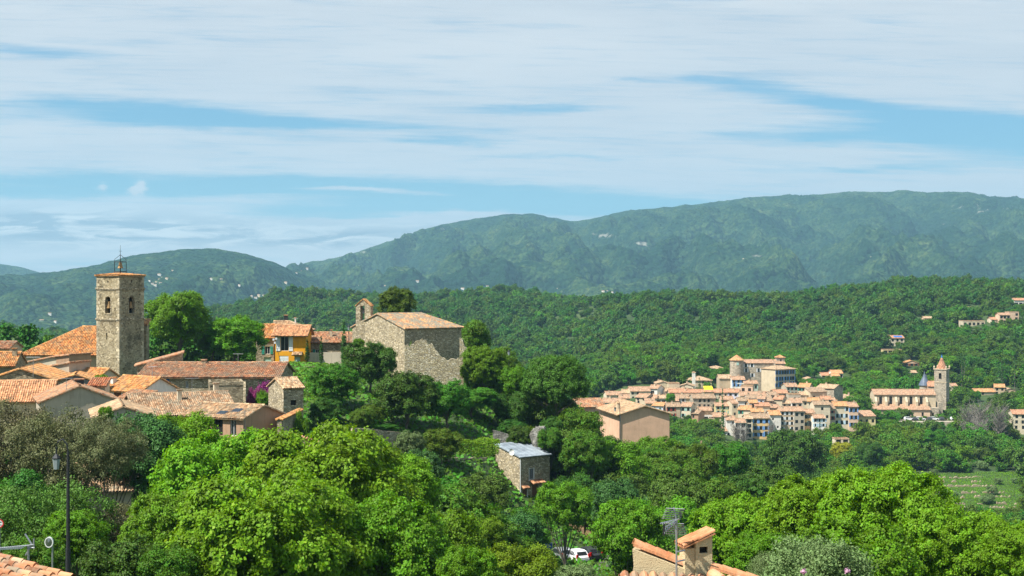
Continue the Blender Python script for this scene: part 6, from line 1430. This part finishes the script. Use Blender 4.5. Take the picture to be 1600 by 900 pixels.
# round red sign cut by the left edge
def disc(m, c, r0, r1, y, mi, n=28):
    for k in range(n):
        a, b_ = 6.2832*k/n, 6.2832*(k+1)/n; m.face([(c[0]+r0*math.cos(a),y,c[1]+r0*math.sin(a)),(c[0]+r0*math.cos(b_),y,c[1]+r0*math.sin(b_)),(c[0]+r1*math.cos(b_),y,c[1]+r1*math.sin(b_)),(c[0]+r1*math.cos(a),y,c[1]+r1*math.sin(a))], mi)
r = add('road_sign', None, None, (X(-1,64), 64, Z(890,64)), 0, 'round red-rimmed road sign cut by the left edge', 'road sign')
m = MB(); m.tube([(0,.04,-3),(0,.04,2.3)], .035, 8); add('pole', m.mesh('pole', M_metal), r)
m = MB(); disc(m, (0,2.08), .15, 0.0, -.01, 1); disc(m, (0,2.08), .2, .15, -.012, 0); disc(m, (0,2.08), .2, 0.0, .02, 2); m.box(-.08,-.016,2.0,-.03,-.013,2.16, 2); m.box(.02,-.016,2.0,.10,-.013,2.03, 2); m.box(.02,-.016,2.12,.10,-.013,2.16, 2)
add('sign_face', m.mesh('sign_face', [flatm('sign_red', (.55,.02,.02)), M_white, M_iron]), r)
# parking sign and cars
d = 160; r = add('parking_sign', None, None, (X(857.5,d), d, Z(875,d)), 0, 'blue square parking sign with white letter above the shrubs', 'road sign')
m = MB(); m.tube([(0,.05,-3),(0,.05,1.0)], .04, 8); add('pole', m.mesh('pole', M_metal), r)
zc = (875-853)/F*d; s = .42; m = MB(); m.box(-s,-.02,zc-s,s,.02,zc+s, 0); m.box(-s+.06,-.026,zc-s+.06,s-.06,-.0205,zc+s-.06, 1); 
m.box(-.12,-.032,zc-.24,-.02,-.0265,zc+.14, 0); m.box(-.02,-.032,zc+.05,.16,-.0265,zc+.14, 0); m.box(.08,-.032,zc-.06,.18,-.0265,zc+.05, 0); m.box(-.02,-.032,zc-.1,.14,-.0265,zc-.02, 0)
for a in (-.26,-.14,-.02,.10,.2): m.box(a,-.032,zc+.24,a+.08,-.0265,zc+.31, 0)
add('sign_face', m.mesh('sign_face', [M_white, flatm('sign_blue', (.01,.10,.50))]), r)
M_tyre = flatm('rubber', (.02,.02,.02)); M_lamp = flatm('tail_lamp', (.5,.01,.01), .3)
M_road = material('asphalt', lambda b: {'Base Color': b.hsv((.11,.105,.10), .5, 1, (b.noise(b.coord(), .4, 5)-.5)*.6+1.0)})
def strip(name, label, pts, w_, m_):
    m = MB(); 
    for (a, b_), (c, e) in zip(pts, pts[1:]):
        za, zc_ = Gf(X(a,b_),b_)+.10, Gf(X(c,e),e)+.10; m.face([(X(a,b_),b_-w_,za),(X(c,e),e-w_,zc_),(X(c,e),e+w_,zc_),(X(a,b_),b_+w_,za)])
    add(name, m.mesh(name, m_), label=label, kind='structure')
ZC = Z(877, 165)
m = MB(); m.box(X(835,160), 158, ZC-3, X(965,160), 172, ZC); add('car_park', m.mesh('car_park', M_road), label='small asphalt car park below the earth bank', kind='structure')
def car(label, px, d, rz, paint):
    r = add('parked_car', None, None, (X(px,d), d, ZC), R(rz), label, 'car'); prof = [(-2.1,.35),(-2.12,.75),(-1.95,.95),(-1.55,1.42),(-1.1,1.50),(.15,1.46),(1.0,1.0),(1.85,.82),(2.1,.6),(2.1,.33)]
    m = MB(); hw = .86
    def ring(y, ins): return [Vector((x, y, z-(.0 if z < 1.2 else ins*.1))) for x, z in prof]
    ys = [(-hw,.0),(-hw*.98,0),(hw*.98,0),(hw,0)]
    L_ = [Vector((x, -hw*(1 if z < .98 else .82), z)) for x, z in prof]; R_ = [Vector((x, hw*(1 if z < .98 else .82), z)) for x, z in prof]
    m.face(L_); m.face(R_[::-1])
    for i in range(len(prof)): j = (i+1) % len(prof); m.face([L_[i], R_[i], R_[j], L_[j]])
    add('body', m.mesh('body', paint), r)
    m = MB()
    for s in (-1, 1): f = lambda x, z: (x, s*(hw*(1-.18*min(1, max(0,(z-.95)/.45)))+.012), z); m.face([f(-1.7,1.0),f(-1.45,1.36),f(-.55,1.40),f(-.55,1.0)]); m.face([f(-.47,1.0),f(-.47,1.40),f(.12,1.38),f(.80,1.0)])
    m.face([(-1.93,-.66,1.0),(-1.93,.66,1.0),(-1.62,.60,1.37),(-1.62,-.60,1.37)]); m.face([(.22,-.62,1.44),(.22,.62,1.44),(1.0,.68,1.03),(1.0,-.68,1.03)]); add('windows', m.mesh('windows', M_glass), r)
    for x in (-1.35, 1.3):
        for s in (-1, 1): m = MB(); m.tube([(x,s*.70,.32),(x,s*.88,.32)], .32, 16); w = add('wheel', m.mesh('wheel', M_tyre), r); m = MB(); m.tube([(x,s*.885,.32),(x,s*.892,.32)], .2, 12); add('rim', m.mesh('rim', M_metal), w)
    for s in (-1, 1): m = MB(); m.box(-2.13,s*.78-.1,.72,-1.95,s*.78+.1,1.15); add('tail_lamp', m.mesh('tail_lamp', M_lamp), r)
    m = MB(); m.box(-2.16,-.75,.35,-2.1,.75,.6); add('bumper', m.mesh('bumper', paint), r)
car('white parked hatchback with a red tail lamp', 897, 165, 118, flatm('car_white', (.75,.76,.78), .25)); car('pale silver car parked left of the white one', 876, 166, 112, flatm('car_silver', (.45,.47,.5), .25, .5)); car('dark parked car right of the white one', 918, 166.5, 118, flatm('car_dark', (.05,.055,.06), .25))
KEEP.append((866,930,852,875,150))
# earth bank behind the cars
rs3 = random.Random(12); m = MB(); P = []; x0, x1 = X(880,174), X(945,174); n = 18
for i in range(n+1):
    for j in range(9): t = j/8; P.append((x0+(x1-x0)*i/n-x0, 6.0*t+rs3.uniform(-.35,.35), 4.9*t**.8+rs3.uniform(-.3,.3)))
for i in range(n):
    for j in range(8): a = i*9+j; m.face([P[a], P[a+9], P[a+10], P[a+1]])
M_earth = material('earth', lambda b: {'Base Color': b.ramp(b.noise(b.coord(), .9, 6, .7), [(.35,(.10,.065,.035)),(.55,(.27,.17,.09)),(.7,(.42,.30,.18))]), 'Normal': b.bump(b.noise(b.coord(), 2.5, 5), .3)})
add('earth_bank', m.mesh('earth_bank', M_earth), None, (x0, 172.5, ZC), 0, 'bare brown earth bank behind the parked cars', kind='structure')
# wooden pole
m = MB(); m.tube([(0,0,-4),(0,0,3.6)], [.19,.15], 8); add('wooden_pole', m.mesh('wooden_pole', flatm('pole_wood', (.36,.25,.16))), None, (X(1096,240), 240, Z(722,240)), 0, 'pale wooden pole rising out of the wood', 'pole')
# satellite dish on the grey-roofed house
r = add('satellite_dish', None, None, (X(801,178.6), 178.6, Z(706,178.6)), R(-25), 'white satellite dish on the lit side of the grey roofed house', 'satellite dish')
m = MB(); R_ = .42
for i in range(5):
    for k in range(20):
        a, b_ = 6.2832*k/20, 6.2832*(k+1)/20; r0, r1 = R_*i/5, R_*(i+1)/5; f = lambda r1_, a_: (r1_*math.cos(a_)*.85, -.3-.14*(r1_/R_)**2+.14, r1_*math.sin(a_))
        m.face([f(r0,a),f(r1,a),f(r1,b_),f(r0,b_)])
add('dish', m.mesh('dish', M_white), r); m = MB(); m.tube([(0,.1,-.5),(0,-.25,0)], .03, 6); m.tube([(0,-.3,-.4),(0,-.75,0)], .02, 6); add('dish_arm', m.mesh('dish_arm', M_metal), r)
# pink flowers in front of the olive
for i, (a, b_) in enumerate(((1255,893),(1323,892))):
    r = add('pink_flower', None, None, (X(a,26), 26, Z(b_,26)), 0, 'pale pink blossom on a stem, %s of the two' % ('left' if i == 0 else 'right'), 'flower', 'pink blossoms at the bottom edge'); rr = np.random.RandomState(i)
    n = 60; Pp = rr.randn(n,3)*.022; Nn = unit(Pp+rr.randn(n,3)*.01); T = unit(np.cross(Nn, rr.randn(n,3))); Bb = np.cross(Nn,T); s_ = .05
    V_ = np.stack([Pp-T*s_*.5, Pp+Bb*s_*.4, Pp+T*s_*.5, Pp-Bb*s_*.4], 1).reshape(-1,3); add('petals', leaf_obj_mesh('petals', V_, rr.rand(n), [leaf_mat('petal', (.62,.38,.50), .02, .3, .3)]), r)
    m = MB(); m.tube([(0,0,-2.2),(.03,0,-1),(0,0,0)], .006, 5); add('stem', m.mesh('stem', L_mid), r)
# grey leafless thickets beside the church
tb = barebranches(5, 9, 190).mesh('bare_tree', M_twg := material('bare_twigs', lambda b: (.21,.185,.16)))
for i, (a, b_, w__, d) in enumerate(((1515,640,38,560),(1532,636,40,565),(1562,640,30,560),(1530,660,34,545),(1150,668,20,540),(1162,672,18,538),(1205,668,14,540))):
    x = X(a, d); z = Gf(x, d); o = add('bare_tree', tb, None, (x, d, z), i*1.3, 'grey leafless thicket tree right of the church' if i < 4 else 'grey bare tree under the white front houses', 'tree', 'bare grey trees'); hh = max(5, Z(b_-8, d)-z); s_ = w__*d/F/7.5; o.scale = (s_, s_, hh/9)
KEEP.append((1500,1560,632,664,540))
# parked cars at the church
for i, a in enumerate((1418,1426,1436,1449,1457,1468,1490)):
    m = WM.get('minicar')
    if m is None:
        q = MB(); q.prism([(-2,.3),(-2,.85),(-1.6,1.4),(.2,1.42),(1,.9),(2,.75),(2,.3)], -.85, .85); q.prism([(-1.75,.95),(-1.5,1.32),(.12,1.34),(.8,.95)], -.87, .87, 1)
        for x in (-1.3,1.3): q.tube([(x,-.88,.32),(x,.88,.32)], .32, 10, 2)
        WM['minicar'] = m = q.mesh('parked_car', [flatm('car_white', (.75,.76,.78), .25), M_glass, M_tyre])
    o = add('parked_car', m, None, (X(a,606), 604, Z(656.5,604)), R(90*(i % 2)), 'small parked car in the row below the church wall', 'car', 'cars parked below the church')
    if i % 2: o.material_slots[0].link = 'OBJECT'; o.material_slots[0].material = flatm('car_dark', (.05,.055,.06), .25)
m = MB(); m.box(X(1396,606), 599, Z(657,604)-6, X(1500,606), 612, Z(657,604)-.02); add('church_square', m.mesh('church_square', W_['grey']), label='pale paved ledge below the church', kind='structure')
# ---------------------------------------------------------------- woods: far ridge as one mass, nearer slopes tree by tree
FK = [variant('fartree', 0, L_dark), variant('fartree', 1, L_mid), variant('fartree', 0, L_oak), variant('fartree', 1, L_dark), variant('fartree', 0, L_blue),
      variant('midpine', 0, L_pine), variant('fartree', 0, L_bright), variant('midtree', 0, L_mid), variant('midtree', 1, L_dark), variant('midtree', 2, L_oak), variant('midolive', 0, L_olive), variant('midcypress', 0, L_cyp), variant('midtree', 1, L_bright)]
fr = np.random.RandomState(9); pts = []
def scat(n, q0, q1, d0, d1, size, kinds, wts, out, hfac=1.0, want=None):
    """uniform over ground area inside a wedge of the view"""
    y = np.sqrt(fr.rand(n)*(d1*d1-d0*d0)+d0*d0); q = q0+fr.rand(n)*(q1-q0); x = (q-800)/F*y; z = G(x, y)
    patch = fbm(x/45+9, y/45, 2)
    for i in range(n):
        s = size*(.5+1.05*fr.rand()**1.6)*(.8+.5*patch[i]); W = 8*s; H = 7.6*s*hfac
        if want and not want(q[i], y[i], patch[i]): continue
        if 436 < y[i] < 492 and 1405 < q[i] < 1605: continue
        if not clear_view(x[i], y[i], z[i]+H, W) or not free_spot(x[i], y[i], W): continue
        kk = kinds[fr.choice(len(kinds), p=wts)] if patch[i] < .56 else kinds[0]
        out.append((x[i], y[i], z[i]-.4*s, s, s*hfac*(.85+.3*fr.rand()), fr.rand()*6.28, kk))
# far ridge
scat(17000, -90, 1690, 800, 1560, .80, [0,1,2,3,4,5,6], [.28,.2,.18,.1,.08,.1,.06], pts, 1.05)
o = forest('forest', 'unbroken dark green wood covering the ridge behind both villages', pts, FK)
print('forest', len(pts))
# slopes round the right-hand village
pm = []
scat(5200, 820, 1690, 235, 830, .80, [7,8,9,1,0,12,10,11], [.2,.2,.15,.12,.1,.09,.10,.04], pm, 1.0)
scat(450, 1030, 1315, 498, 553, .36, [7,8,9,12], [.4,.3,.15,.15], pm, 1.0)
scat(1800, 1040, 1690, 600, 1000, .42, [7,8,9,12,10], [.35,.25,.15,.15,.1], pm, 1.0)
pm.sort(key=lambda p: -p[3]/p[1])
names = {7:('midtree',0,L_mid),8:('midtree',1,L_dark),9:('midtree',2,L_oak),1:('midtree',0,L_mid),0:('midtree',1,L_dark),12:('midtree',1,L_bright),10:('midolive',0,None),11:('midcypress',0,None)}
tone = {7:'mid green round tree',8:'dark green round tree',9:'dull green oak',1:'mid green round tree',0:'dark green round tree',12:'bright green tree',10:'grey green olive tree',11:'narrow dark cypress'}
def zone(q, y):
    if y < 330: return 'in the wood below the pink gabled building'
    if q > 1330: return 'on the slope below the long church' if y < 600 else 'on the villa hillside above the church'
    return 'in the valley wood below the clustered village' if y < 560 else 'on the slope beside the castle village'
NI = 45
for (x, y, z, s, szz, rz, kk) in pm[:NI]:
    kd, k, mt = names[kk]; p = PROTO[kd][k % len(PROTO[kd])]; lb = describe(mt or p['mat'], 8*s, 800+F*x/y, 450-F*(z+6*s)/y)
    q = add({'midtree':'broadleaf_tree','midolive':'olive_tree','midcypress':'cypress_tree'}[kd], pmesh(p, True), None, (x, y, z), rz, lb, 'tree', 'trees '+zone(800+F*x/y, y))
    q.scale = (s, s, szz)
    if mt is not None and mt is not p['mat']: q.material_slots[0].link = 'OBJECT'; q.material_slots[0].material = mt
scat(500, -90, 640, 255, 420, 1.0, [7,8,9], [.4,.4,.2], pm, 1.0)
forest('woodland', 'mixed green trees filling the slopes round the right-hand village', pm[NI:], FK)
print('woodland', len(pm))
number_twins()
